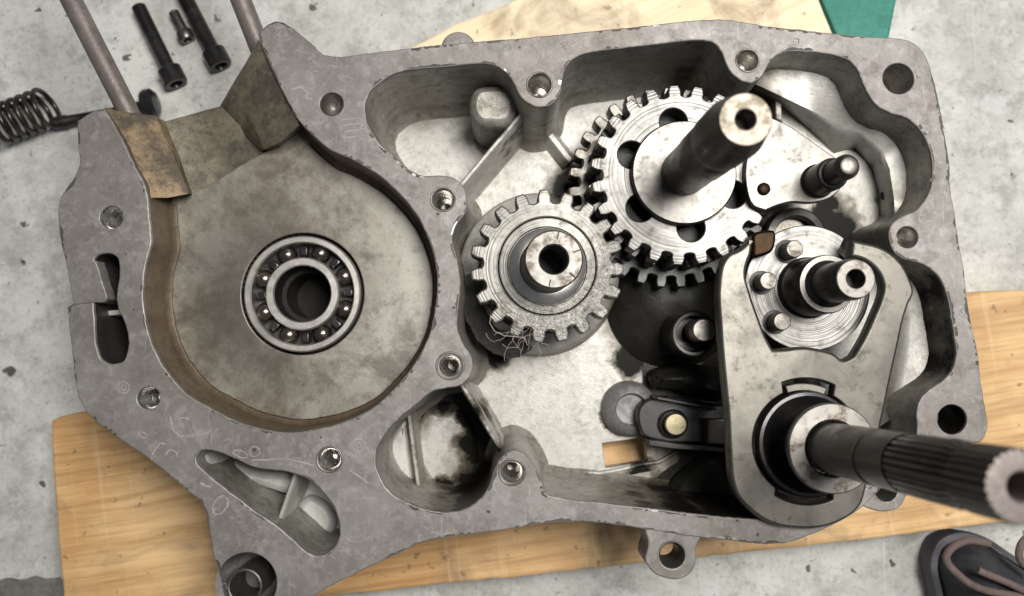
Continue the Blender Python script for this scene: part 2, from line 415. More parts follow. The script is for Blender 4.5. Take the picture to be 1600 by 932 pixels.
M['silver'] = mat_cast('clean_cast_aluminium', (0.50, 0.50, 0.47), (0.26, 0.25, 0.23), (0.60, 0.60, 0.57), 0.2, (0.38, 0.5), 0.3)
M['spring'] = mat_black('dark_spring_wire', (0.035, 0.030, 0.027), 0.3, 0.7, (0.10, 0.075, 0.06))
M['endface'] = mat_steel('brown_stained_steel', (0.22, 0.19, 0.16), (0.42, 0.6), dirt=(0.09, 0.08, 0.055), dirt_lo=0.48)
M['wood'] = mat_wood('pine_honey', (0.52, 0.30, 0.12), (0.69, 0.46, 0.225), (0.31, 0.155, 0.055))
M['wood2'] = mat_wood('pine_pale', (0.76, 0.62, 0.40), (0.82, 0.70, 0.49), (0.60, 0.42, 0.22), 0.5)
M['green'] = mat_cast('green_paint', (0.015, 0.17, 0.125), (0.012, 0.085, 0.065), (0.03, 0.23, 0.17), 0.0, (0.45, 0.6), 0.5)
M['concrete'] = mat_concrete()
M['residue'] = mat_cast('gasket_residue', (0.235, 0.215, 0.207), (0.15, 0.14, 0.135), (0.33, 0.31, 0.30), 0.1, (0.5, 0.7), 0.5)
M['boot'] = mat_cast('dark_boot_fabric', (0.022, 0.022, 0.027), (0.012, 0.015, 0.018), (0.055, 0.055, 0.065), 0.0, (0.7, 0.9), 0.5)
M['bootrim'] = mat_cast('grey_rubber', (0.055, 0.054, 0.065), (0.03, 0.03, 0.033), (0.08, 0.078, 0.09), 0.0, (0.5, 0.7), 0.3)
M['lace'] = mat_cast('mauve_brown_cord', (0.11, 0.078, 0.072), (0.05, 0.035, 0.032), (0.16, 0.115, 0.105), 0.0, (0.7, 0.9), 0.4)
M['fibre'] = mat_cast('pale_fibre', (0.58, 0.50, 0.40), (0.4, 0.33, 0.26), (0.68, 0.6, 0.5), 0.0, (0.5, 0.7), 0.3)
def chamber_floor_mat():
    t = NT('chamber_floor_scorched')       # object origin = bearing centre
    big = t.noise(20, 9, 0.76, 0.1); mid = t.noise(90, 8, 0.78, 0.1); fine = t.noise(900, 3, 0.6)
    x, y, z = t.sep(); rad = t.radius()
    c = t.mix(t.ramp(big, 0.43, 0.57), (0.165, 0.142, 0.108), (0.31, 0.288, 0.245))
    c = t.mix(t.math('MULTIPLY', t.ramp(x, 0.0, 0.045), 0.75), c, (0.40, 0.385, 0.345))
    soot = t.math('MULTIPLY', t.ramp(t.math('ADD', x, t.math('MULTIPLY', t.noise(30, 4), 0.03)), -0.03, 0.022, 1, 0), t.ramp(rad, 0.028, 0.052, 1, 0))
    c = t.mix(t.math('MULTIPLY', soot, 0.95), c, (0.06, 0.055, 0.05))
    soot2 = t.math('MULTIPLY', t.ramp(t.noise(26, 9, 0.76, 0.2, t.map(loc=(.21, .4, 0))), 0.49, 0.61), 0.72)
    c = t.mix(soot2, c, (0.095, 0.082, 0.066))
    c = t.mix(t.math('MULTIPLY', t.ramp(mid, 0.52, 0.66), 0.55), c, (0.07, 0.06, 0.05))
    c = t.mix(t.math('MULTIPLY', t.ramp(fine, 0.64, 0.74), 0.4), c, (0.05, 0.045, 0.04))
    nb = t.bump(fine, 0.25, 0.12); nb = t.bump(mid, 0.2, 0.3, nb)
    return t.out(c, t.ramp(mid, 0.3, 0.7, 0.36, 0.55), 0.5, nb)
M['chamber'] = chamber_floor_mat()

# ================================================================ SETTING
fl = MB(); fl.quad((-1500, -1500, 0), (1500, -1500, 0), (1500, 1500, 0), (-1500, 1500, 0))
f = fl.build('concrete_floor', M['concrete'], smooth=0); tag(f, 'grey spotted concrete floor under the boards and the casting', None, kind='structure')

def board(name, px, axis_px, mat, label, cat, z1=29.0, z0=0.6, group=None):
    poly = dense(clean(PXY(px, z1)), 6)
    poly = ccw(rough(poly, 0.7, 0.12))
    c = sum(poly, Vector((0, 0))) / len(poly)
    a = P(*axis_px[0], z1) - P(*axis_px[1], z1); ang = math.atan2(a.y, a.x)
    root = thing(name, label, cat, (c.x, c.y, 0), group); root.rotation_euler.z = ang
    m = MB(); rot = Matrix.Rotation(-ang, 2)
    m.prism([rot @ (p - c) for p in poly], z0, z1, bev=1.3)
    o = m.build('plank', mat, None); o.parent = root
    return root
board('pine_board', [(78, 658), (95, 650), (600, 575), (1500, 457), (1660, 450), (1660, 806), (1300, 850), (500, 934), (103, 978), (90, 850)],
      ((1500, 457), (78, 658)), M['wood'], 'honey coloured pine board under the lower half of the casting', 'board')
board('pine_board', [(596, 97), (712, 37), (800, 2), (940, -60), (1256, -60), (1280, 0), (1306, 60), (1375, 220), (740, 470)],
      ((800, 2), (596, 97)), M['wood2'], 'pale sunlit looking pine board behind the top edge of the casting', 'board')
board('painted_board', [(1262, -60), (1284, 0), (1310, 60), (1340, 130), (1378, 130), (1391, 57), (1402, 0), (1412, -60)],
      ((1391, 57), (1402, -60)), M['green'], 'green painted wooden offcut behind the top right of the casting', 'board', z1=27)

# ================================================================ CRANKCASE
outer_px = [ # clockwise in the photo, from the left prong round the outside and back along the crank chamber
 (163,171,'c'),(146,174),(121,189,'c'),(121,226),(124,256),(116,276),(100,299),(93,312),(91,353),(96,386),(103,413),(111,443),(115,473,'c'),(105,480,'c'),
 (108,516),(113,556),(118,602),(123,622),(140,649),(180,682),(233,718),(293,768),(316,788),(324,815),(332,861),(342,901),(352,945),(365,985),(420,985),(455,950),
 (490,932),(521,914),(573,888),(626,864),(659,848),(699,840),(749,834),(800,827),(866,817),(910,816),(966,821),(1033,832),(1096,841),(1132,844),(1200,851),(1233,848),(1267,836),(1300,822),
 (1345,795),(1400,740),(1440,706),(1489,690),(1515,694),(1533,690),(1543,672),(1541,642),(1537,620),(1532,586),(1529,556),(1521,516),(1512,470),(1507,423),(1499,380),(1492,330),(1487,309),(1484,256),(1476,206),
 (1469,166),(1459,123),(1448,90),(1433,71),(1416,62),(1393,59),(1350,57),(1300,52),(1250,46),(1200,41),(1166,35),(1122,30),(1099,31),(1000,41),(900,51),(800,61),(732,66),
 (633,76),(566,84),(523,88),(506,85),(486,68),(466,51),(450,39),(433,33),(417,39),(403,53,'c')]
chamber_px = [(403,53,'c'),(413,83),(433,126),(450,160),(466,189),(490,213),(513,233),(546,248),(579,266),(606,286),(629,309),(653,340),(669,373),(679,406),(683,443),(679,486),
 (669,526),(653,559),(629,593),(603,620),(586,635),(560,650),(523,664),(490,672),(453,676),(417,672),(400,668),(366,657),(332,639),(289,613),(267,589),(246,556),(233,523),(226,490),(224,456),(228,413),(236,383),(234,343),(231,310),(226,289),(210,259),(196,229),(183,203),(163,171,'c')]
loop_px = outer_px + chamber_px[1:-1]
gear_px = [(571,166),(579,143),(593,130),(613,117),(633,111),(683,106),(732,101),(759,100),(779,106),(792,116),(801,128),(808,143),(817,156),(833,166),(850,168),(866,160),(875,146),(880,120),(888,100),(906,87),
 (933,81),(1000,73),(1066,65),(1099,63),(1116,68),(1127,81),(1134,100),(1146,118),(1162,128),(1176,130),(1189,122),(1199,105),(1210,90),(1227,82),(1260,81),(1300,86),(1323,93),(1340,110),(1348,130),(1356,146),(1370,165),
 (1393,178),(1413,183),(1429,194),(1444,213),(1454,239),(1457,266),(1454,293),(1446,311),(1433,327),(1413,337),(1396,347),(1389,363),(1391,383),(1400,397),(1413,405),(1433,410),(1453,420),(1469,436),(1478,456),
 (1486,496),(1493,536),(1494,559),(1489,576),(1476,593),(1453,609),(1438,624),(1432,645),(1433,668),(1430,690),(1400,725),(1340,772),(1280,806),(1240,813),(1186,812),(1132,808),(1033,797),(933,785),(876,778),(852,770),(848,756),(842,740),
 (830,722),(817,709),(802,704),(783,714),(772,735),(764,760),(749,781),(726,796),(699,801),(673,798),(639,787),(613,772),(594,746),(587,725),(589,702),(600,682),(616,662),(636,644),(656,628),
 (676,612),(699,607),(719,603),(732,592),(739,576),(736,556),(723,536),(715,513),(717,476),(719,443),(714,403),(707,373),(713,353),(727,333),(729,309),(723,289),(709,278),(686,274),(663,275),(639,266),(613,240),(599,230),(583,209),(574,193)]
pocket_px = [(306,718),(314,705),(332,705),(366,717),(400,732),(443,737),(473,745),(503,768),(523,795),(530,821),(530,841),(516,861),(496,869),(476,861),(463,848),(433,822),(400,800),(366,774),(342,755),(319,736)]
slot_px = [(147,406),(156,398),(170,396),(183,403),(186,418),(184,483),(191,496),(199,549),(193,564),(176,569),(160,563),(153,549),(148,496),(146,474,'c'),(164,472,'c'),(168,466,'c'),(150,412,'c')]
holes = [ # centre, radius px, depth mm, kind
 (518,163,18.5,16,'dowel'),(174,340,18,15,'thread'),(232,622,17.5,14,'thread'),(515,718,17,16,'thread'),(692,312,16.5,20,'thread'),(703,572,16.5,20,'thread'),(800,738,16.5,20,'thread'),(843,133,18,18,'thread'),
 (1168,95,16.5,17,'thread'),(1418,371,17,18,'thread'),(1404,123,25,40,'plain'),(1488,656,23,40,'plain'),(385,912,46,22,'tube')]

CASE = thing('crankcase', 'grey cast aluminium engine crankcase half lying open on two pine boards', 'crankcase', (0, 0, 29))
def lo(px, z=ZF, amp=0.22, sub=4):
    return ccw(rough(clean(spline([(*P(p[0], p[1], z).to_2d(), *p[2:]) for p in px], sub), 0.25), amp, 0.35))
chip = lambda q: clean(rough(dense(q, 1.1), 0.22, 1.1), .25)
loop = chip(lo(loop_px)); gearc = chip(lo(gear_px)); pocket = chip(lo(pocket_px)); slot = lo(slot_px)
hpx = [(ccw(circle(P(u, v, ZF).to_2d(), r * mmpx(ZF), 36)), (u, v, r, d, k)) for u, v, r, d, k in holes]
# flange face with its softened edges
fm = MB(); tops = []
for k, pl in enumerate([loop, gearc, pocket, slot] + [h for h, _ in hpx]):
    sg = 1 if k == 0 else -1; e = 0.55 if k < 4 else 0.4
    a = fm.ring(pl, ZF - 1.4); b = fm.ring(pl, ZF - e); m_ = fm.ring(inset(pl, sg*e*0.35), ZF - e*0.3); c = fm.ring(inset(pl, sg*e), ZF)
    fm.bridge(a, b, sg < 0); fm.bridge(b, m_, sg < 0); fm.bridge(m_, c, sg < 0); tops.append(c)
fm.fill(tops); fm.build('flange', M['flange'], CASE, 30)
# split the outer loop: crank chamber stretch and outside stretch
ca = P(403, 53, ZF).to_2d(); cb = P(163, 171, ZF).to_2d()
ia = min(range(len(loop)), key=lambda i: (loop[i] - ca).length); ib = min(range(len(loop)), key=lambda i: (loop[i] - cb).length)
def stretch(i, j):
    r = [i]; n = len(loop)
    while r[-1] != j: r.append((r[-1] + 1) % n)
    return r
s1, s2 = stretch(ia, ib), stretch(ib, ia)
cham_i, out_i = (s1, s2)
def pathlen(ix): return sum(loop[k].y for k in ix) / len(ix)
# the chamber stretch is the one holding the chamber's lowest traced point
low = P(453, 676, ZF).to_2d(); il = min(range(len(loop)), key=lambda i: (loop[i] - low).length)
if il not in s1: cham_i, out_i = s2, s1
def wallstrip(ix, zs, name, mat):
    m = MB(); rings = []
    for z, d in zs:
        q = inset(loop, d); rings.append(m.ring([q[k] for k in ix], z))
    for a, b in zip(rings, rings[1:]): m.strip(b, a)
    return m.build(name, mat, CASE, 50)
wallstrip(cham_i, [(ZF-1.4, 0), (ZF-8, -0.3), (ZF-17, -0.8), (ZF-18.6, -1.5), (ZF-19.6, -3.0), (ZF-30, -3.2)], 'chamber_wall', M['chamberwall'])
wallstrip(out_i, [(ZF-1.4, 0), (ZF-9, 0.2), (ZF-12, 1.2), (ZF-40, 2.0), (37.4, 3.0)], 'outer_wall', M['outer'])
def cavity(poly, zs, name, mat):
    m = MB(); rings = [m.ring(inset(poly, d), z) for z, d in zs]
    for a, b in zip(rings, rings[1:]): m.bridge(b, a)
    return m.build(name, mat, CASE, 60)
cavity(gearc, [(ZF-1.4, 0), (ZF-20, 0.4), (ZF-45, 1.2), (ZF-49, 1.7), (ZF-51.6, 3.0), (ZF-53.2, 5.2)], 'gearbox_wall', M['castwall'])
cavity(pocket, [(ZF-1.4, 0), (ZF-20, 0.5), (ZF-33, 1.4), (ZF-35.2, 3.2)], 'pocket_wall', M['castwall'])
cavity(slot, [(ZF-1.4, 0), (ZF-40, 0.6)], 'slot_wall', M['dark'])
# floors
ZG = ZF - 53.0
m = MB(); win = dense([P(u, v, ZG).to_2d() for u, v in ((941, 693), (1007, 684), (1012, 722), (946, 732))], 3)
m.prism(inset(loop, 4.5) if False else [P(u, v, ZG).to_2d() for u, v in ((150,300),(560,140),(1100,90),(1420,90),(1440,400),(1470,660),(1300,790),(1000,790),(640,800),(500,840),(200,640))], 34.0, ZG, [win], bev=0.35)
m.build('gearbox_floor', M['cast'], CASE)
for u, v in ((420, 700), (640, 700), (1120, 780), (900, 140), (1240, 120), (1420, 560)):
    m = MB(); m.lathe([(7, 29.2), (8, 31), (9, 34.2)][::1], (*P(u, v, 32).to_2d(), 0), n=24, caps=(True, False)); m.build('foot', M['outer'], CASE)
m = MB(); pf = inset(pocket, -3); m.fill([m.ring(ccw(pf), ZF - 34.6)]); m.build('pocket_floor', M['silver'], CASE)
m = MB(); pf = inset(slot, -2); m.fill([m.ring(ccw(pf), ZF - 39)]); m.build('slot_floor', M['dark'], CASE)
ZB = ZF - 19.0
BC = P(472, 459, ZB + 1)
def near(u, v):
    q = P(u, v, ZF).to_2d(); return min(range(len(cham_i)), key=lambda i: (loop[cham_i[i]] - q).length)
i0, i1 = sorted((near(229, 309), near(480, 203)))
wall = inset(loop, -3.2); cf = [wall[cham_i[k]] for k in range(i0, i1 + 1)]
neck = [P(u, v, ZB).to_2d() for u, v in ((228, 300), (300, 301), (322, 291), (345, 278), (370, 262), (391, 249), (417, 236), (440, 222), (476, 192))]
if (cf[-1] - neck[0]).length > (cf[-1] - neck[-1]).length: neck.reverse()
cfpoly = ccw(clean(cf + neck, .3))
root_floor = MB()
bore = circle(BC.to_2d(), 95.5 * mmpx(ZB), 72)
root_floor.prism(cfpoly, ZB - 6, ZB, [bore], bev=0.5)
o = root_floor.build('chamber_floor', M['chamber'], None)
for v in o.data.vertices: v.co -= Vector((BC.x, BC.y, ZB)) * MM
o.location = Vector((BC.x, BC.y, ZB - 29)) * MM; o.parent = CASE
# bearing seat bore (dark) and its bottom lip with the shaft opening
m = MB(); m.lathe([(95.5*mmpx(ZB), 0), (95.5*mmpx(ZB), -14), (46*mmpx(ZB)*0.87, -14.2), (46*mmpx(ZB)*0.87, -30)], (BC.x, BC.y, ZB - 0.4), n=64)
m.build('bearing_seat', M['dark'], CASE)

# threaded and plain holes
for h, (u, v, r, d, k) in hpx:
    c = P(u, v, ZF); rr = r * mmpx(ZF); m = MB()
    if k == 'thread':
        prof = [(rr, -1.3), (rr*0.97, -2.2)]; z = -2.2
        while z > -d + 3:
            prof += [(rr*0.86, z - 0.55), (rr*0.97, z - 1.1)]; z -= 1.1
        prof += [(rr*0.84, -d + 1.5), (rr*0.5, -d), (0.01, -d - 0.6)]
        m.lathe(prof[::-1], c, n=36); m.build('threaded_hole', M['thread'], CASE, 25)
    elif k == 'dowel':
        m.lathe([(0.01, -7), (rr*0.5, -6.2), (rr*0.80, -4.0), (rr*0.86, -1.6), (rr*0.93, -0.7), (rr, -1.3)], c, n=40)
        m.build('dowel_plug', M['satin'], CASE, 60)
    elif k == 'plain':
        m.lathe([(rr*0.9, -d), (rr*0.94, -4), (rr, -1.3)], c, n=40); m.build('bolt_bore', M['castwall'], CASE, 30)
    else:
        m.lathe([(rr*0.45, -24), (rr*0.70, -22), (rr*0.86, -14), (rr*0.97, -5), (rr, -1.3)], c, n=48); m.build('mount_recess', M['outer'], CASE, 60)
        m = MB(); cc = P(382, 917, ZF - 3); m.lathe([(rr*0.50, -22), (rr*0.50, 0), (rr*0.545, 0.4), (rr*0.59, 0), (rr*0.59, -22)], cc, n=40)
        m.build('bush_tube', M['satin'], CASE, 30)
# raised rims round some bolt holes
for (u, v, r) in ((692, 312, 19), (703, 572, 21), (800, 738, 20), (843, 133, 20), (1168, 95, 18.5), (515, 718, 19.5)):
    c = P(u, v, ZF); rr = r * mmpx(ZF)
    m = MB(); m.lathe([(rr*1.10, -0.2), (rr*1.04, 0.35), (rr*0.97, 0.4), (rr*0.9, 0.0)], c, n=40); m.build('hole_rim', M['satin'], CASE, 60)

# mounting ears beside the lower edge
def ear(px, hc, hr, depth, zt=ZF - 0.4):
    m = MB(); m.prism(rough(spline([(*P(p[0], p[1], zt).to_2d(), *p[2:]) for p in px], 4), 0.15), zt - depth, zt, [circle(P(*hc, zt).to_2d(), hr * mmpx(zt), 32)], bev=0.6)
    e = m.build('mounting_ear', M['flange'], CASE, 40)
    c = P(*hc, zt); rr = hr * mmpx(zt) + 0.02
    m = MB(); m.lathe([(rr*0.86, -depth - 0.1), (rr*0.86, -2.0), (rr*1.06, 0.15), (rr*1.18, 0.2), (rr*1.22, -0.3)], c, n=32); m.build('ear_bush', M['satin'], e, 30)
ear([(1004, 815, 'c'), (1009, 835), (1013, 847), (1008, 878), (1019, 893), (1039, 904), (1063, 905), (1081, 894), (1088, 875), (1089, 853), (1096, 838), (1102, 815, 'c')], (1050, 868), 19, 17)
ear([(1325, 760, 'c'), (1340, 785), (1363, 797), (1383, 800), (1403, 795), (1417, 776), (1425, 745), (1400, 720, 'c')], (1384, 766), 17, 17)
m = MB(); m.lathe([(6.5, -18), (7.0, -1), (6.3, 0), (0.01, 0.01)], P(716, 75, ZF - 5), n=24); m.build('cast_lug', M['flange'], CASE)

# bearing boss under the pinion, ribs, bosses and ledges inside the gearbox
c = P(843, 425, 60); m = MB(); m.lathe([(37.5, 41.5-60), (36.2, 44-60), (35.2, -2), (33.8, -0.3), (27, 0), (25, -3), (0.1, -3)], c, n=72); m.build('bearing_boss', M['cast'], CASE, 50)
def rib(p, q, ztop, wd, zbot=ZG - 0.5, mat='cast', name='rib', taper=1.5):
    a, b = P(*p, ztop).to_2d(), P(*q, ztop).to_2d(); d = (b - a).normalized(); nn = Vector((-d.y, d.x))
    m = MB(); rows = []
    for off, z in ((-wd/2 - taper - 1.8, zbot), (-wd/2 - taper, zbot + 2), (-wd/2 - .1, ztop - 0.7), (-wd/2 + 0.5, ztop), (wd/2 - 0.5, ztop), (wd/2 + .1, ztop - 0.7), (wd/2 + taper, zbot + 2), (wd/2 + taper + 1.8, zbot)):
        rows.append(m.ring3([(*(a + nn*off), z), (*(b + nn*off), z)]))
    for r1, r2 in zip(rows, rows[1:]): m.strip(r2, r1)
    m.f.append(tuple(r[0] for r in rows)); m.f.append(tuple(r[1] for r in reversed(rows)))
    return m.build(name, M[mat], CASE, 40)
rib((826, 165), (715, 296), 76, 2.0)
rib((848, 196), (892, 252), 49, 3.0)
rib((716, 592), (790, 716), 76, 2.0)
rib((638, 640), (657, 785), 60, 2.2, mat='castwall', taper=.8)
rib((466, 728), (430, 832), 86, 2.0, ZF - 36, taper=.5)
rib((306, 690), (334, 755), 86, 3.2, ZF - 36)
def pad(px, z0, z1, mat, name, bev=2.0):
    m = MB(); m.prism(spline([(*P(p[0], p[1], z1).to_2d(), *p[2:]) for p in px], 4), z0, z1, bev=bev); return m.build(name, M[mat], CASE, 60)
pad([(735, 150), (742, 138), (770, 132), (795, 136), (806, 150), (806, 180), (795, 194), (770, 197), (748, 194), (737, 182)], 40, 77, 'castwall', 'drain_boss', 3.2)
pad([(596, 690), (640, 640), (648, 700), (654, 790), (600, 760)], 40, 55, 'cast', 'chamber_back', 5)
pad([(668, 640), (700, 628), (728, 650), (745, 690), (746, 730), (730, 762), (690, 768), (672, 755)], 40, 45, 'cast', 'sump_pad', 2.0)
pad([(340, 722), (400, 736), (466, 752), (466, 768), (400, 760), (352, 748)], 58, 70, 'silver', 'pocket_step', 3)
pad([(480, 775), (512, 790), (525, 822), (505, 845), (470, 835), (458, 812)], 58, 64, 'silver', 'pocket_pad', 3)
def ledge(inner, edge, out, zt, zi=59.5):
    m = MB(); rows = [m.ring3([P(u, v, z) for u, v in pts]) for pts, z in ((inner, zi), (inner, zi + .6))]
    mid = [((a[0]*.3 + b[0]*.7), (a[1]*.3 + b[1]*.7)) for a, b in zip(inner, edge)]
    rows.append(m.ring3([P(u, v, zi + (zt-zi)*0.82) for u, v in mid])); rows.append(m.ring3([P(u, v, zt) for u, v in edge])); rows.append(m.ring3([P(u, v, zt + 0.4) for u, v in out]))
    for a, b in zip(rows, rows[1:]): m.strip(b, a)
    for r in rows: pass
    return m.build('wall_ledge', M['cast'], CASE, 70)
ledge([(1120,120),(1180,148),(1222,166),(1262,200),(1303,240),(1318,236),(1336,232),(1362,262),(1372,300),(1376,345),(1378,372),(1376,430),(1370,520),(1362,600),(1340,690)],
      [(1130,112),(1190,136),(1240,160),(1288,183),(1322,200),(1336,203),(1350,210),(1378,234),(1390,264),(1397,310),(1399,345),(1412,420),(1424,500),(1420,560),(1400,650)],
      [(1130,40),(1190,50),(1250,60),(1310,66),(1350,90),(1380,130),(1420,150),(1470,190),(1480,260),(1480,310),(1480,345),(1490,420),(1510,500),(1510,570),(1500,680)], 75)
pad([(1120,110),(1185,135),(1230,160),(1300,215),(1345,228),(1374,262),(1385,300),(1386,372),(1384,440),(1380,520),(1372,600),(1345,690),(1290,640),(1230,480),(1185,330),(1150,200)], 40, 60, 'cast', 'floor_step', 4)
m = MB(); m.prism([P(u, v, 68).to_2d() for u, v in ((1212, 150), (1221, 158), (1223, 190), (1212, 186))], 41, 68, bev=.6); m.build('cast_step', M['cast'], CASE)
# oil-black boss below the large gear, with its skirt
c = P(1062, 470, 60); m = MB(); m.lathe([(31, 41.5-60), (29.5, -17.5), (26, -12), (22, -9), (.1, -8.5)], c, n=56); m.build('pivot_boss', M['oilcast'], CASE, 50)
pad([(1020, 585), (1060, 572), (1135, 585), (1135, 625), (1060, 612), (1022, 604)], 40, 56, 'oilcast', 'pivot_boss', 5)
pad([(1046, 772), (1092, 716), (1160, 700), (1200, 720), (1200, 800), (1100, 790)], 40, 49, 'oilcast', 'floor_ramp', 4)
def film(px, z, name='oil_shade_film', mat='oilcast'):
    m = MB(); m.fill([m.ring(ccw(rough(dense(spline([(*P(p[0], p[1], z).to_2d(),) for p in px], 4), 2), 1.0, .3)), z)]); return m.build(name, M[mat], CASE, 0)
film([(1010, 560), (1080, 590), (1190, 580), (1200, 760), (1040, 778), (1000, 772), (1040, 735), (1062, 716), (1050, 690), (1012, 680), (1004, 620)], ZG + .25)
film([(728, 430), (746, 425), (752, 470), (775, 512), (830, 545), (806, 560), (762, 546), (735, 512), (722, 470)], 60.15)  # black oil film that also paints the pinion's shadow on the boss
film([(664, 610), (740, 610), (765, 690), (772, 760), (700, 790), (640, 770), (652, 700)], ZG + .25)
m = MB(); m.tube([P(u, v, ZG + z) for u, v, z in ((842, 742, 0), (880, 738, .3), (935, 740, 0), (965, 735, .6), (1000, 727, .2), (1030, 722, .5), (1062, 703, .2))], 1.0, 8); m.build('floor_lip', M['cast'], CASE, 60)
film([(846, 752), (900, 748), (960, 748), (1010, 738), (1050, 730), (1060, 770), (960, 775), (850, 768)], ZG + .2, 'oil_shade_film', 'castwall')
c = P(985, 640, 47); m = MB(); m.lathe([(13, -6), (12, 0), (10, 3), (7.5, 4), (6.5, 1), (0.1, 0.4)], c, n=40); m.build('spring_seat', M['outer'], CASE, 60)
# slot rung, snapped tab
m = MB(); m.prism([P(u, v, 84).to_2d() for u, v in ((145, 487), (190, 484), (190, 492), (145, 496))], 70, 84, bev=.5); m.build('slot_web', M['cast'], CASE)
m = MB(); m.prism(rough(dense([P(u, v, ZF+.5).to_2d() for u, v in ((102.5, 406), (120, 413), (138, 414), (150, 408), (168, 466), (162, 472), (115, 476))], 1.2), 0.35, 0.6), ZF - 6, ZF + 0.55, bev=.4)
m.build('snapped_tab', M['flange'], CASE, 30)

# cylinder mouth: two seats and the trough between the prongs
def surf(rows, name, mat, smooth=30):
    m = MB(); rr = [m.ring3([P(*p) for p in r]) for r in rows]
    for a, b in zip(rr, rr[1:]): m.strip(a, b)
    return m.build(name, M[mat], CASE, smooth)
def lerp3(a, b, t): return tuple(x + (y - x)*t for x, y in zip(a, b))
def grid(a0, a1, b0, b1, n, sag=0.0):
    """rows from edge a to edge b, n+1 columns; sag (mm) bows the rows downward."""
    rows = []
    for i in range(n + 1):
        t = i / n; p, q = lerp3(a0, b0, t), lerp3(a1, b1, t)
        dz = -sag * math.sin(math.pi * t)
        rows.append([(*lerp3(p, q, s_ / 6)[:2], lerp3(p, q, s_ / 6)[2] + dz) for s_ in range(7)])
    return rows
def solid(sets, name, mat, bev):
    m = MB()
    for rows in sets:
        rr = [m.ring3([P(*p) for p in r]) for r in rows]
        for p, q in zip(rr, rr[1:]): m.strip(p, q)
    return m.build(name, M[mat], CASE, 40, bev)
solid([[[(163,170,93.4),(195,240,93.6),(229,310,93.4)],[(200,176,88),(230,242,87.4),(262,310,88)],[(243,181,83.5),(272,242,83.1),(298,303,83.5)],[(262,191,70),(285,247,70),(304,307,70)]],
       [[(229,310,93.4),(262,310,88),(298,303,83.5),(304,307,70)],[(230,306,66),(264,309,66),(300,303,66),(304,304,66)]],
       [[(163,170,93.4),(200,176,88),(243,181,83.5),(262,191,70)],[(166,168,60),(203,178,60),(243,186,60),(262,195,60)]]], 'liner_seat', 'rust', 0.9)
surf(grid((258,190,74),(304,312,75),(346,166,73),(424,250,75), 10, 2.2), 'mouth_trough', 'spigot', 80)
surf([[(258,190,74),(302,178,71),(346,166,73)],[(262,200,50),(304,190,50),(346,180,50)]], 'mouth_underside', 'outer')
solid([[[(342,168,70),(372,208,70),(402,238,70)],[(366,127,84),(388,178,83.5),(412,234,82)],[(384,98,88.5),(412,158,88),(440,222,87)],[(404,62,93.2),(438,134,93.2),(468,196,93.2)]],
       [[(402,238,70),(412,234,82),(440,222,87),(468,196,93.2)],[(404,241,62),(414,240,62),(444,231,62),(476,204,62)]],
       [[(342,168,70),(366,127,84),(384,98,88.5),(404,62,93.2)],[(346,172,55),(370,134,55),(388,104,55),(408,72,55)]]], 'liner_seat', 'spigot', 0.9)

# gasket residue: thin dried strokes left on the flange
m = MB()
def stroke(pts, r=0.28):
    q = [P(u, v, ZF + 0.05) for u, v in pts]
    out = []
    for i in range(len(q) - 1):
        for k in range(4): out.append(q[i].lerp(q[i+1], k/4) + Vector((random.gauss(0, .10), random.gauss(0, .10), 0)))
    out.append(q[-1]); i0 = len(m.v); m.tube(out, lambda t: r * 1.7 * (0.5 + 0.9 * abs(noise.noise((t*6, pts[0][0]*.1, 0)))), 6)
    for p in m.v[i0:]: p.z = ZF + (p.z - ZF) * 0.25
def loopstroke(u, v, a, b, rot, r=0.25, arc=(0, 6.1)):
    pts = []
    for k in range(15):
        t = arc[0] + (arc[1]-arc[0])*k/14; x, y = a*math.cos(t), b*math.sin(t)
        pts.append((u + x*math.cos(rot) - y*math.sin(rot), v + x*math.sin(rot) + y*math.cos(rot)))
    stroke(pts, r)
stroke([(266, 652), (268, 670), (280, 682), (300, 682), (322, 678), (330, 672)], 0.35); loopstroke(290, 661, 12, 7, .4, .3, (1.5, 5))
loopstroke(193, 606, 9, 9, 0); loopstroke(193, 606, 4, 4, 0, .2); loopstroke(223, 680, 7, 4, .5); stroke([(238, 710), (250, 693), (258, 694)]); loopstroke(268, 712, 9, 8, .2, .3, (3, 6.3))
loopstroke(344, 790, 16, 10, -1.0); stroke([(312, 755), (330, 762)], .35); stroke([(330, 805), (338, 793)], .3)
loopstroke(560, 696, 10, 10, 0); loopstroke(560, 696, 4.5, 4.5, 0, .2)
loopstroke(563, 833, 24, 13, -.35); loopstroke(560, 834, 9, 5, -.35, .2, (0.3, 5))
stroke([(392, 720), (440, 717), (470, 722), (490, 728)], .35); stroke([(545, 735), (568, 750), (575, 756)], .35)
for k in range(4): stroke([(533 + k*3, 188 + k*9), (560 + k*4, 184 + k*9), (570 + k*5, 192 + k*9)], .22)
loopstroke(545, 128, 12, 6, .6, .22, (0.5, 5)); stroke([(455, 140), (470, 136), (482, 147), (474, 152), (488, 156)], .4); stroke([(560, 145), (575, 130), (580, 138)], .3)
loopstroke(398, 706, 8, 8, 0, .2); loopstroke(376, 710, 12, 5, .3, .2)
for k in range(26):
    i = random.randrange(len(loop)); p = loop[i]; d = random.uniform(2, 7)
    q = p.lerp(gearc[min(range(len(gearc)), key=lambda j: (gearc[j]-p).length)], random.uniform(.15, .5)) if random.random() < .5 else inset(loop, d)[i]
    if abs(q.x) < 200 and (q - p).length < 14:
        a = random.uniform(0, 6.28); L = random.uniform(.8, 2.6)
        m.tube([Vector((q.x, q.y, ZF)), Vector((q.x + math.cos(a)*L, q.y + math.sin(a)*L, ZF + .05)), Vector((q.x + math.cos(a+.8)*L*1.5, q.y + math.sin(a+.8)*L*1.5, ZF))], lambda t: random.uniform(.1, .3), 6)
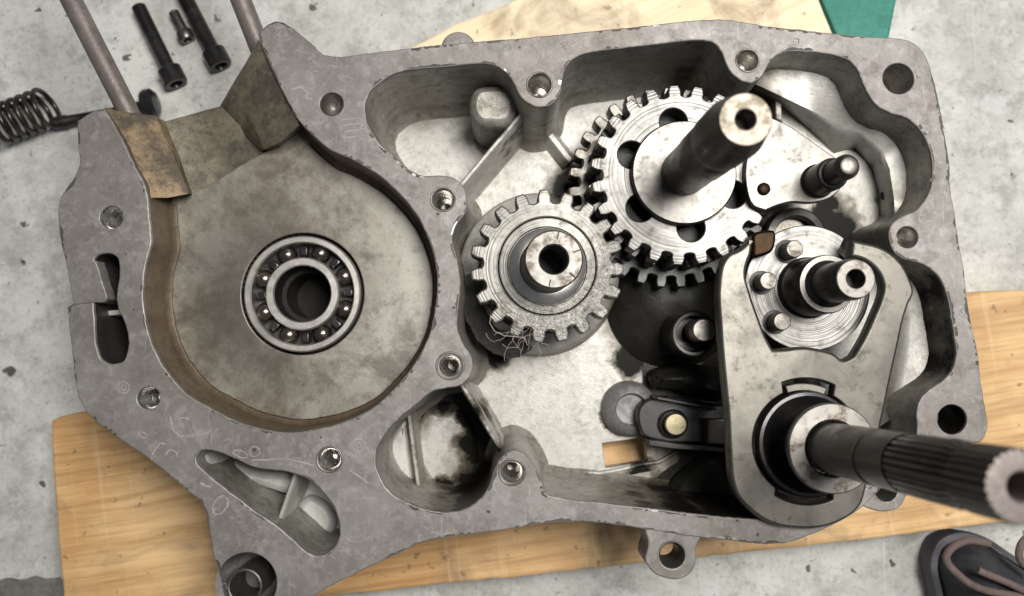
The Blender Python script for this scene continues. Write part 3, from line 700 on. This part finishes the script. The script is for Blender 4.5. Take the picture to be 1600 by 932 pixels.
g = m.build('gasket_residue', M['residue'], CASE, 60); g['kind'] = 'stuff'

# grime and nicks caught along the flange edges
m = MB(); m2 = MB()
for pl, sg, every in ((loop, 1, .30), (gearc, -1, .24), (pocket, -1, .2)):
    n_ = len(pl); q1 = inset(pl, sg*.35)
    for i in range(0, n_, 2):
        p = pl[i]
        if noise.noise((p.x*.06, p.y*.06, 4.2)) + random.gauss(0, .18) < .42 - every: continue
        L_ = random.choice((1, 1, 2, 3, 4)); seg = [(i + k) % n_ for k in range(L_ + 1)]
        dp_ = random.uniform(.35, 1.5)
        inn = inset(pl, sg*.45)
        a_ = [Vector((*inn[k], ZF + .03)) for k in seg]; 
        b_ = [a_[k] + Vector((*((q1[seg[k]] - pl[seg[k]]).normalized()*dp_*(.3 + .7*math.sin(math.pi*(k + .5)/(L_ + 1)))*random.uniform(.5, 1.1)), .012)) for k in range(L_ + 1)]
        mm_ = m if random.random() < .93 else m2
        mm_.strip(mm_.ring3(a_), mm_.ring3(b_))
for k in range(150):
    i = random.randrange(len(loop)); p = inset(loop, random.uniform(1, 9))[i] if k % 15 == 0 else loop[i].lerp(inset_c, random.uniform(.01, .05)) if False else None
    if p is None: continue
    r_ = random.uniform(.3, .9); m.fill([m.ring(ccw(rough(circle(p, r_, 9), r_*.5, 2)), ZF + .04)])
g = m.build('edge_grime', M['grime'], CASE, 0); g['kind'] = 'stuff'
g = m2.build('edge_nicks', M['thread'], CASE, 0); g['kind'] = 'stuff'

# ================================================================ BALL BEARING
zb = ZB + 0.8
B = thing('ball_bearing', 'steel ball bearing pressed into the crank chamber floor, eight balls showing', 'bearing', (BC.x, BC.y, zb - 12))
s_ = mmpx(zb); c0 = (BC.x, BC.y, zb)
def racering(r0, r1, name, mat='race'):
    m = MB(); m.lathe([(r0*s_, -12), (r0*s_, -0.6), (r0*s_ + .5, 0), (r1*s_ - .6, 0), (r1*s_, -0.6), (r1*s_, -12)][::-1], c0, n=72); return m.build(name, M[mat], B, 25)
racering(80, 91.5, 'outer_ring'); racering(44, 57.5, 'inner_ring')
m = MB(); m.lathe([(43.9*s_, -1.0), (43.9*s_, -12), (37*s_, -12.2), (36.5*s_, -30), (.01, -30)], c0, n=64); m.build('bore', M['bore'], B, 30)  # near-black liner and end disc added to darken the bore
m = MB(); m.lathe([(57.5*s_, -8.5), (80*s_, -8.5)][::-1], c0, n=64); m.build('cage', M['dark'], B)
for k in range(8):
    a = R(69.5 + 45*k); rr = 68.5*s_; pc = Vector((BC.x + rr*math.cos(a), BC.y + rr*math.sin(a), zb - 5.2))
    m = MB(); rb = 4.1; m.lathe([(rb*math.sin(t*math.pi/10) + .005, -rb*math.cos(t*math.pi/10)) for t in range(11)], pc, n=20); m.build('ball', M['ball'], B, 180)
    a += R(22.5); d = Vector((math.cos(a), math.sin(a), 0)); e = Vector((-d.y, d.x, 0)); pc = Vector((BC.x, BC.y, zb - 3.6)) + d*rr
    m = MB(); m.prism([(pc + d*x + e*y).to_2d() for x, y in ((-1.9, -1.5), (1.9, -1.5), (1.9, 1.5), (-1.9, 1.5))], zb - 8.4, zb - 3.6, bev=.5); m.build('cage_rivet', M['black'], B)

# ================================================================ GEARS
def gear_outline(c, rt, rr, N, gap_ang, tipw=0.40, rootw=0.62, chip=0.0):
    pts = []; pitch = 2*math.pi/N
    for k in range(N):
        a0 = gap_ang + pitch*(k + 0.5)          # tooth centre
        jit = random.gauss(0, chip)
        for f, r in ((-rootw/2 - .06, rr + .1), (-rootw/2 + .04, rr + .55), (-(tipw+rootw)/4 - .015, rr + (rt-rr)*.5), (-tipw/2 - .005, rt - .45), (-tipw/2 + .04, rt + jit), (tipw/2 - .04, rt + jit), (tipw/2 + .005, rt - .45), ((tipw+rootw)/4 + .015, rr + (rt-rr)*.5), (rootw/2 - .04, rr + .55), (rootw/2 + .06, rr + .1)):
            a = a0 + f*pitch; pts.append(Vector((c[0] + r*math.cos(a), c[1] + r*math.sin(a))))
        a = a0 + pitch*.5; pts.append(Vector((c[0] + rr*math.cos(a), c[1] + rr*math.sin(a))))
    return pts
zg = 87.0; sg_ = mmpx(zg)
GC = P(1066, 273, zg)
G = thing('gear_shaft', 'large bright spur gear with round lightening holes on a tall dark shaft', 'gear', (GC.x, GC.y, 40))
gh = [circle(GC.to_2d() + Vector((math.cos(a), math.sin(a)))*86*sg_, 22*sg_, 28) for a in (R(98.5 + 60*k) for k in range(6))]
m = MB(); m.prism(gear_outline(GC, 145*sg_, 126*sg_, 23, R(86.5), .37, .66, .08), zg - 10, zg, [*gh, circle(GC.to_2d(), 8, 32)], bev=.5); m.build('gear', M['gear'], G, 30)
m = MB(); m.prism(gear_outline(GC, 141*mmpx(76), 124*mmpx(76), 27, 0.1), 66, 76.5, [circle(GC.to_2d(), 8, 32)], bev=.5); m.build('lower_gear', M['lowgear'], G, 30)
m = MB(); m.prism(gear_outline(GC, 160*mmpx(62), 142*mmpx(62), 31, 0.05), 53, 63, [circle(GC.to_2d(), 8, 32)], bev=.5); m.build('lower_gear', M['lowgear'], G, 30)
m = MB(); m.lathe([(116*mmpx(77), -.3), (116*mmpx(77), .3), (8.2, .3)], (GC.x, GC.y, 76.6), n=64); m.build('hole_black_disc', M['oilcast'], G, 30)  # black disc added so the gear's holes above it look dark
# dished thrust washer
m = MB(); rw = 84*mmpx(92); m.lathe([(rw*.97, 0.2), (rw, 1.2), (rw, 3.0), (rw*.99, 3.9), (rw*.97, 4.3), (8.6, 4.3), (8.6, 0)], (GC.x, GC.y, zg), n=64); m.build('thrust_washer', M['steel'], G, 40)
top = P(1165, 187, 173); base = Vector((GC.x, GC.y, zg + 3))
L = (top - base).length
m = MB(); r0 = 9.4; r1 = 8.3
m.lathe([(r0*.98, 0), (r0, 1), (r0, L*.36), (r0*1.04, L*.38), (r0*1.04, L*.62), (r0*1.0, L*.635), (r0*1.0, L*.65), (r0*1.08, L*.665), (r0*1.08, L*.86), (r0*.99, L*.89), (r0*.97, L*.93), (r1, L*.955), (r1, L*.985), (r1*.95, L), (3.3, L), (2.8, L - 1.2), (2.7, L - 9), (0.01, L - 10)], base, top, n=64)
m.build('shaft', M['shaftblack'], G, 25)
m = MB(); ax = (top - base).normalized()
m.lathe([(r1*.95 - .02, 0), (r1*.93, .12), (3.5, .12), (3.25, -.1)], base + ax*L, top + ax, n=56); m.build('shaft_end_face', M['endface'], G, 25)
# woodruff key slot: recessed dark half moon on the side that faces the camera
side = Vector((-0.80, -0.42, 0)).normalized(); tn = ax.cross(side)
m = MB(); rows = []
for i in range(11):
    t = i/10; wdt = 2.6*math.sqrt(max(0, 1 - (2*t - 1)**2)) + .05; hh = L*.40 + 15*t; rk = r0*1.04 + .12; row = []
    for j in range(5):
        an = (j/4 - .5)*2*wdt/rk
        row.append(base + ax*hh + (side*math.cos(an) + tn*math.sin(an))*rk)
    rows.append(m.ring3(row))
for a, b in zip(rows, rows[1:]): m.strip(a, b)
m.build('key_slot', M['dark'], G)

# pinion
PC = P(855, 416, zg)
Q = thing('pinion_shaft', 'smaller pitted gear with a hollow hub, between the crank chamber and large gear', 'gear', (PC.x, PC.y, 40))
m = MB(); m.prism(gear_outline(PC, 121*sg_, 101*sg_, 19, R(177.5), .40, .70, .2), zg - 11, zg + .2, [circle(PC.to_2d(), 77*sg_, 64)], bev=.7); m.build('gear', M['pinion'], Q, 30)
m = MB(); m.lathe([(77.2*sg_, -3), (76.6*sg_, -.5), (75.5*sg_, .1), (63*sg_, .3), (62*sg_, -.1), (61.6*sg_, -.9), (60*sg_, -1)][::-1], (PC.x, PC.y, zg), n=64)
m.build('hub_ring', M['pinion'], Q, 30)
m = MB(); m.lathe([(61*sg_, -1.2), (60*sg_, .5), (58.5*sg_, .9), (47*sg_, 2.2), (44*sg_, 2.3)][::-1], (PC.x, PC.y, zg), n=56); m.build('snap_ring', M['race'], Q, 30)
tp = P(865.5, 405.5, 112); bs = Vector((PC.x, PC.y, zg)); L = (tp - bs).length; rh = 45*mmpx(112)
m = MB(); m.lathe([(rh*1.05, 0), (rh*1.04, L - 1.2), (rh*.98, L), (rh*.55, L), (rh*.50, L - .8), (rh*.50, L - 30)], bs, tp, n=56); m.build('hub', M['satin'], Q, 30)
m = MB(); m.lathe([(rh*.505, L - 1.0), (rh*.495, L - 31), (.01, L - 31)][::-1], bs, tp, n=40); m.build('hub_bore', M['dark'], Q, 40)
m = MB(); hx = (tp - bs).normalized()
for k in range(6):
    a = R(80 + 60*k); d = Vector((math.cos(a), math.sin(a), 0)); e = Vector((-d.y, d.x, 0)); o_ = tp + hx*.06
    m.quad(o_ + d*rh*.72 - e*.28, o_ + d*rh*.97 - e*.28, o_ + d*rh*.97 + e*.28, o_ + d*rh*.72 + e*.28)
m.build('witness_marks', M['dark'], Q, 0)
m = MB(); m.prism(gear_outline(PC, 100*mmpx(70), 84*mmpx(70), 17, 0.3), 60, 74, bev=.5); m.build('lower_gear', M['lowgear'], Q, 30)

# hair-like fibres snagged on the pinion
m = MB()
for k in range(13):
    u, v = random.uniform(795, 852), random.uniform(505, 535); pts = []
    a = random.uniform(1.0, 2.4)
    for j in range(9):
        pts.append(P(u, v, 88 - j*0.6 + random.uniform(-.3, .3))); a += random.gauss(0, .55); st = random.uniform(3, 7.5)
        u += math.cos(a)*st; v += math.sin(a)*st
    m.tube(pts, .06, 5)
m.tube([P(u, v, 88) for u, v in ((767, 492), (765, 505), (773, 518), (788, 525), (803, 526), (820, 528), (824, 540))], .09, 5)
hb = m.build('fibre_tuft', M['fibre'], None, 60); tag(hb, 'tuft of pale hair-like fibres snagged on the lower teeth of the pitted gear', 'fibres')
hb['kind'] = 'stuff'

# ================================================================ RETAINER PLATE + STUD
zr = 91.2
pc = P(1240, 270, zr)
T = thing('retainer_plate', 'flat bright steel plate with a black stepped stud, right of the large gear', 'plate', (pc.x, pc.y, zr - 3))
m = MB(); m.prism(spline([(*P(p[0], p[1], zr).to_2d(), *p[2:]) for p in ((1172,225),(1190,178),(1206,184,'c'),(1232,196),(1262,216),(1300,243,'c'),(1312,252),(1320,272),(1314,294),(1296,310),(1270,317),(1235,316),(1212,322),(1196,329,'c'),(1178,322),(1166,290))], 4), zr - 3, zr, bev=.45)
m.build('plate', M['steel'], T, 30)
b0 = P(1277, 284, zr); t0 = P(1327, 259, 120); L = (t0 - b0).length
m = MB(); m.lathe([(6.9, 0), (6.9, .8), (6.2, 1.4), (6.2, L*.50), (5.6, L*.53), (4.7, L*.54), (4.7, L*.93), (3.2, L)], b0, t0, n=40); m.build('stud', M['black'], T, 30)
m = MB(); m.lathe([(3.3, 0), (2.9, .3), (1.2, .4), (.01, .35)], t0 - (t0-b0).normalized()*.1, t0 + (t0-b0), n=28); m.build('stud_end', M['satin'], T, 60)
m = MB(); m.lathe([(2.6, 0), (2.5, .9), (1.6, 1.5), (.01, 1.6)], P(1193, 296, zr), n=24); m.build('rivet', M['brass'], T, 60)

# ================================================================ SELECTOR DRUM
zd = 88.0; DC = P(1262, 450, zd); sd = mmpx(zd)
D = thing('selector_drum', 'ring-machined steel disc with three round pins and a stepped black shaft', 'drum', (DC.x, DC.y, 45))
dp = []
for k in range(96):
    a = 2*math.pi*k/96; r = 99*sd
    da = math.degrees(a)
    if 33 < da < 50: r = 76*sd
    dp.append(DC.to_2d() + Vector((math.cos(a), math.sin(a)))*r)
m = MB(); m.prism(dp, zd - 6, zd, bev=.35); m.build('disc', M['gear'], D, 25)
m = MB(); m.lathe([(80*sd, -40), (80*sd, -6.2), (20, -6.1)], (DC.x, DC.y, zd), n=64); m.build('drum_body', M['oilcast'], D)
for u, v in ((1242, 389), (1201, 439), (1222.5, 502.5)):
    t0 = P(u, v, zd + 9); m = MB(); m.lathe([(3.5, -9.5), (3.5, -.6), (3.1, 0), (.01, .15)], t0, n=32); m.build('drum_pin', M['satin'], D, 30)
    m = MB(); m.lathe([(4.9, .06), (3.4, .1)], (t0.x, t0.y, zd), n=32); m.build('pin_shade', M['dark'], D)  # flat dark ring paints the shade at each pin's foot
e0 = P(1337, 436, 131); L = (e0 - DC).length
m = MB(); m.lathe([(12.6, -1), (12.2, 1.2), (11.6, 1.8), (11.2, L*.42), (10.6, L*.45), (8.9, L*.455), (8.5, L*.47), (7.4, L*.50), (7.4, L*.93), (6.7, L), (3.4, L), (3.2, L - 1), (3.1, L - 9), (.01, L - 9)], DC, e0, n=56)
m.build('drum_shaft', M['black'], D, 25)
m = MB(); dx = (e0 - DC).normalized(); m.lathe([(6.75, -.05), (6.5, .15), (3.6, .15), (3.35, -.1)], e0, e0 + dx, n=48); m.build('shaft_end_face', M['satin'], D, 30)
m = MB(); m.lathe([(10.75, L*.452), (10.7, L*.462), (8.95, L*.464), (8.7, L*.458)], DC, e0, n=56); m.build('shoulder_ring', M['steel'], D, 30)
m = MB(); m.lathe([(13.5, -10), (13.5, -1), (12.6, 0), (10, .2), (9, -3)], P(1245, 372, 66), n=48); b_ = m.build('drum_bearing', M['black'], D, 30)
# bronze roller beside the disc
c = P(1194, 381, 94); m = MB(); m.prism(spline([(*P(p[0], p[1], 94).to_2d(), *p[2:]) for p in ((1177, 366), (1195, 360), (1211, 361), (1212, 380), (1207, 393), (1192, 400), (1178, 402), (1176, 385))], 4), 80, 94, bev=1.2)
o = m.build('detent_roller', M['brass'], None, 50); tag(o, 'small brown bronze block between the large gear and the drum disc', 'roller')

# ================================================================ FORK PLATE
zp = 100.5
fork_px = [(1177,368,'c'),(1155,389),(1138,397),(1128,411),(1122,439),(1124,516),(1129,579),(1136,650),(1139,710),(1143,752),(1151,776),(1174,801),(1204,820),(1246,828),(1282,827),(1312,818),(1336,803),(1346,792),(1357,758),(1378,668),(1404,548),
 (1422,476),(1430,458),(1424,436),(1413,414),(1393,394),(1374,384),(1346,377),(1331,374,'c'),(1329,402,'c'),(1352,409),(1368,422),(1377,436),(1380,450),(1377,464),(1367,489),(1349,529),(1333,556,'c'),(1318,562),(1306,553),(1284,546),(1253,542),(1228,545),(1209,546,'c'),(1200,529),(1188,498),(1174,457),(1167,426),(1170,411),(1175,398)]
fp = clean(spline([(*P(p[0], p[1], zp).to_2d(), *p[2:]) for p in fork_px], 4), .2)
HC = P(1261, 693, zp).to_2d(); hr = 84*mmpx(zp); hole = []
for k in range(120):
    a = 2*math.pi*k/120; da = math.degrees(a); r = hr
    if 62 < da < 113: r = hr*1.19
    if 237 < da < 296: r = hr*1.12
    hole.append(HC + Vector((math.cos(a), math.sin(a)))*r)
fc = sum(fp, Vector((0, 0)))/len(fp)
def fork_mesh(m):
    po = ccw(fp); ho = ccw(hole); tops = []
    prof = ((0, -5.2), (0, -2.4), (0.22, -1.35), (0.6, -0.5), (1.0, -0.12), (1.5, 0))
    r = [m.ring(inset(po, d), zp + z) for d, z in prof]
    for a, b in zip(r, r[1:]): m.bridge(a, b)
    tops.append(r[-1])
    r = [m.ring(inset(ho, -d), zp + z) for d, z in ((0, -5.2), (0, -.6), (.2, -.15), (.6, 0))]
    for a, b in zip(r, r[1:]): m.bridge(a, b, True)
    tops.append(r[-1]); m.fill(tops)
m = MB(); m.prism(fp, zp - 5.2, zp, [hole], bev=0.6) if False else fork_mesh(m)
o = m.build('fork_plate', M['plate'], None, 70)
for v in o.data.vertices: v.co -= Vector((fc.x, fc.y, zp))*MM
o.location = Vector((fc.x, fc.y, zp))*MM
tag(o, 'thick worn steel fork plate with a notched round hole round the longest shaft', 'plate')

# ================================================================ KICK SHAFT
k0 = P(1261, 693.5, 97); k1 = P(1302, 701, 120); k2 = P(1597, 761.5, 222)
K = thing('kick_shaft', 'longest dark splined shaft leaning out at the lower right', 'shaft', (k0.x, k0.y, 60))
L1 = (k1 - k0).length
m = MB(); m.lathe([(20.2, -12), (20.2, 2.0), (19.6, 3.0), (18.4, 3.2), (16.2, 1.2), (14.0, -1.5), (11.8, -3), (11.0, -1), (10.6, 4), (11.5, 5), (11.5, 6.5), (10.4, 7), (10.4, 10), (11.6, 10.8), (11.6, 12.2), (10.4, 13), (10.4, L1)], k0, k1, n=72); m.build('spring_cup', M['black'], K, 35)
for a0, a1, rr in ((66, 108, 22.6), (241, 292, 21.6)):
    m = MB(); seg = [(math.radians(a0 + (a1 - a0)*k/14)) for k in range(15)]
    pl = [HC + Vector((math.cos(a), math.sin(a)))*rr for a in seg] + [HC + Vector((math.cos(a), math.sin(a)))*19.8 for a in reversed(seg)]
    m.prism(pl, 92, 98.2 if a0 < 100 else 96.5, bev=.4); m.build('cup_lug', M['plate'] if a0 < 100 else M['black'], K, 30)
ka = (k2 - k1).normalized(); rw = 70*mmpx(120)
m = MB(); m.lathe([(rw*.98, -3.2), (rw, -2.6), (rw, -.5), (rw*.97, 0), (10.4, 0.1), (9.7, -.8), (9.7, -3)], k1, k2, n=64); m.build('washer', M['satin'], K, 30)
LK = (k2 - k1).length; rs = 8.9
N = 28
def spl(lo_, hi_):
    def f(r, h, a):
        if r < rs*.93 or not (lo_ <= h <= hi_): return r
        ph = (a*N/(2*math.pi)) % 1
        return r - (0.85 if ph > .5 else 0)
    return f
m = MB(); m.lathe([(rs*1.02, -4), (rs*1.02, LK*.335), (rs*.95, LK*.34), (rs*.95, LK*.352), (rs*1.0, LK*.357), (rs*1.0, LK*.52), (rs*1.0, LK*.521)], k1, k2, n=64); m.build('shaft', M['shaftblack'], K, 30)
m = MB(); m.lathe([(rs*.93 + .01, LK*.51), (rs, LK*.54), (rs, LK*.78), (rs*.935, LK*.80), (rs*.935, LK*.835), (rs, LK*.85), (rs, LK*.985), (rs*.97, LK)], k1, k2, n=N*4, rfun=spl(LK*.53, LK*.99)); m.build('spline', M['shaftblack'], K, 20)
m = MB(); m.lathe([(rs*.97, LK - .02), (rs*.93, LK + .1), (3.9, LK + .1), (3.4, LK - .6), (3.4, LK - 14), (.01, LK - 14)], k1, k2, n=N*4, rfun=lambda r, h, a: r - (.5 if (r > rs*.95 and (a*N/(2*math.pi)) % 1 > .5) else 0)); m.build('shaft_end_face', M['studsteel'], K, 20)

# ================================================================ PAWL ARM, DETENT PIN
za = 60.0; pc = P(1055, 663, za)
A = thing('pawl_arm', 'black oily folded arm with one bright pin, left of the fork plate', 'lever', (pc.x, pc.y, 44))
m = MB(); m.prism(spline([(*P(p[0], p[1], za).to_2d(), *p[2:]) for p in ((1000, 640), (1010, 628), (1030, 622), (1100, 632), (1150, 640), (1150, 700), (1100, 694), (1030, 690), (1008, 682), (1000, 665))], 4), 46, za - 3, bev=.9); m.build('arm', M['black'], A, 40)
m = MB(); m.prism([P(u, v, za+3).to_2d() for u, v in ((1026, 619), (1120, 637), (1120, 642), (1026, 625))], 50, za + 3, bev=.5); m.build('arm_flange', M['black'], A)
m = MB(); m.prism([P(u, v, za+1).to_2d() for u, v in ((1014, 688), (1060, 694), (1138, 700), (1138, 708), (1050, 702), (1014, 697))], 46, za + 1, bev=.5); m.build('arm_flange', M['black'], A)
m = MB(); m.prism([P(u, v, za+4).to_2d() for u, v in ((1106, 655), (1145, 655), (1145, 696), (1106, 694))], 50, za + 4, bev=.8); m.build('arm_link', M['shaftblack'], A)
m = MB(); m.lathe([(6.4, -4), (6.4, -.2), (5.5, .4), (5.3, 0)], (pc.x - .6, pc.y, za - 1), n=32); m.build('pin_collar', M['black'], A, 30)
m = MB(); m.lathe([(4.9, -5), (4.9, 2.0), (4.3, 2.6), (.01, 2.8)], (pc.x, pc.y, za - 1), n=32); m.build('pin', M['pinend'], A, 30)
dc = P(1085, 522, 72)
H = thing('detent_pin', 'dark sleeved pin in the shadow under the large gear, beside the fork plate', 'pin', (dc.x, dc.y, 60))
m = MB(); m.lathe([(10.6, -26), (10.2, -8), (9.8, -.5), (9.0, .3), (7.8, .2), (7.2, -2), (7.0, -6), (4, -6)], dc, n=44); m.build('sleeve', M['black'], H, 40)
tp = P(1100, 516, 84); m = MB(); L = 12; m.lathe([(4.7, -14), (4.7, -.6), (4.2, 0), (.01, .2)], tp, n=32); m.build('pin', M['satin'], H, 40)

# ================================================================ CYLINDER STUDS
def studrod(p, q, r, label):
    a, b = P(*p), P(*q)
    root = thing('cylinder_stud', label, 'stud', b, 'cylinder studs screwed into the case mouth')
    m = MB(); d = (a - b); L = d.length
    m.lathe([(r*.97, -10), (r*.97, 0), (r, .6), (r, L), (r*.8, L + .5), (.01, L + .5)], b, a, n=32); m.build('rod', M['studsteel'], root, 30)
    return root
studrod((55, -110, 84), (199, 172, 80), 4.25, 'grey steel stud rod standing out of the left prong beside the spring')
studrod((333, -110, 84), (414, 96, 80), 4.25, 'grey steel stud rod partly hidden by the right prong of the case')

# ================================================================ LOOSE PARTS ON THE FLOOR
def capscrew(head, tail, rh, rs_, label, zc, thread=.45, mat='black', hl=9):
    a, b = P(*head, zc), P(*tail, zc); L = (b - a).length
    root = thing('cap_screw', label, 'screw', (a.x, a.y, zc), 'loose screws on the floor')
    m = MB(); m.lathe([(rh*.45, 2.5 - hl), (rh*.55, -hl), (rh*.9, -hl), (rh, .8 - hl), (rh, -.5), (rh*.93, 0), (rs_, .05)], a, b, n=32); m.build('head', M[mat], root, 30)
    prof = [(rs_, -1), (rs_, L*(1-thread))]; h = L*(1-thread)
    while h < L - 1.2: prof += [(rs_*.84, h + .5), (rs_, h + 1.0)]; h += 1.0
    prof += [(rs_*.8, L), (.01, L)]
    m = MB(); m.lathe(prof, a, b, n=24); m.build('shank', M[mat], root, 25)
capscrew((264, 108), (216, 10), 6.0, 3.6, 'black cap screw lying alone, left one of the loose screws', 6.1)
capscrew((333, 80), (276, -30), 6.0, 3.7, 'long black cap screw with its head lowest right among the loose screws', 6.1)
capscrew((287, 50), (271, 19), 4.0, 2.7, 'short dull steel screw between the two black cap screws', 4.1, .8, 'dullsteel', 5)
sc = P(40, 182, 9)
sp = thing('coil_spring', 'dark steel coil spring lying on the concrete by the left edge', 'spring', sc)
m = MB(); a, b = P(-12, 200, 10), P(78, 165, 10); ax = (b - a).normalized(); x = Vector((0, 0, 1)); y = ax.cross(x); L = (b - a).length
pts = []
turns = 7.0
for k in range(int(turns*22) + 1):
    t = k / (turns*22); ph = 2*math.pi*turns*t; pts.append(a + ax*(L*t) + (y*math.cos(ph) + x*math.sin(ph))*9.0)
m.tube(pts, 1.25, 8); m.build('coil', M['spring'], sp, 60)
ec = P(180, 175, 5)
eb = thing('stepped_pin', 'dark headed pin lying on the concrete behind the left stud', 'pin', ec)
a, b = P(80, 194, 5), P(245, 164, 5); L = (b - a).length
m = MB(); m.lathe([(.01, 0), (2.2, .2), (3.1, 1), (3.3, 8), (2.7, 9), (2.6, L*.6), (3.3, L*.62), (3.3, L*.86), (3.2, L*.9)], a, b, n=28); m.build('shank', M['black'], eb, 35)
m = MB(); m.lathe([(3.2, L*.90), (6.8, L*.91), (7.6, L*.94), (7.4, L*.99), (5.5, L*1.02), (.01, L*1.03)], a + Vector((0, 0, 2.8)), b + Vector((0, 0, 2.8)), n=36); m.build('head', M['black'], eb, 35)

# flake of debris on the gearbox ledge
m = MB(); m.prism(rough(spline([(*P(u, v, 66).to_2d(),) for u, v in ((1376, 303), (1385, 297), (1398, 294), (1400, 300), (1390, 308), (1378, 312))], 3), .3, .8), 65.2, 66.4, bev=.2)
o = m.build('debris_flake', M['oilcast'], None); tag(o, 'black flake of debris on the bright ledge below the top right bolt hole', 'debris')

# ================================================================ BOOT WITH LACE
bc = P(1560, 930, 0)
BT = thing('boot', 'dark boot toe with a mauve brown lace at the lower right corner', 'boot', (bc.x, bc.y, 0))
bp = [P(u, v, 0).to_2d() for u, v in ((1436, 862), (1447, 838), (1475, 826), (1515, 834), (1560, 862), (1620, 900), (1720, 950), (1760, 1050), (1640, 1120), (1500, 1090), (1462, 1000), (1444, 920))]
bp = ccw(spline([(p.x, p.y) for p in bp], 4))
m = MB(); rings = [m.ring(inset(bp, d), z) for z, d in ((0.5, 0), (10, -1.2), (13, -.6), (14, 2))]
for a, b in zip(rings, rings[1:]): m.bridge(a, b)
m.build('sole_rim', M['bootrim'], BT, 50)
m = MB(); rings = [m.ring(inset(bp, d), z) for z, d in ((13, 3), (20, 3.6), (28, 6), (34, 10), (37, 15))]
for a, b in zip(rings, rings[1:]): m.bridge(a, b)
m.fill([rings[-1]]); m.build('upper', M['boot'], BT, 70)
m = MB()
def cord(px, z, r=1.7):
    q = [P(u, v, z + dz) for u, v, dz in px]; out = []
    for i in range(len(q) - 1):
        p0, p1, p2, p3 = q[max(i-1, 0)], q[i], q[i+1], q[min(i+2, len(q)-1)]
        for k in range(6):
            t = k/6; out.append(.5*((2*p1) + (p2 - p0)*t + (2*p0 - 5*p1 + 4*p2 - p3)*t*t + (3*p1 - p0 - 3*p2 + p3)*t**3))
    out.append(q[-1]); m.tube(out, r, 10)
cord([(1545, 850, 0), (1514, 845, 3), (1492, 853, 4), (1479, 868, 3), (1482, 882, 2), (1497, 898, 2), (1515, 912, 2), (1541, 923, 2), (1585, 931, 1), (1650, 945, 0)], 40)
cord([(1528, 891, 0), (1548, 900, 1), (1575, 911, 2), (1605, 925, 2), (1650, 940, 0)], 40)
cord([(1625, 835, -4), (1602, 843, -2), (1593, 860, 0), (1596, 878, 0), (1620, 900, 0)], 40)
m.build('lace', M['lace'], BT, 70)
# dark flat patch on the concrete beside the board
m = MB(); pl = rough(dense([P(u, v, 0).to_2d() for u, v in ((-60, 912), (20, 906), (96, 900), (130, 930), (120, 1000), (-60, 1000))], 3), 3, .12); m.fill([m.ring(ccw(pl), .35)])
o = m.build('dark_patch', M['floordark'], None, 0); tag(o, 'dark patch on the concrete at the lower left corner', 'stain')
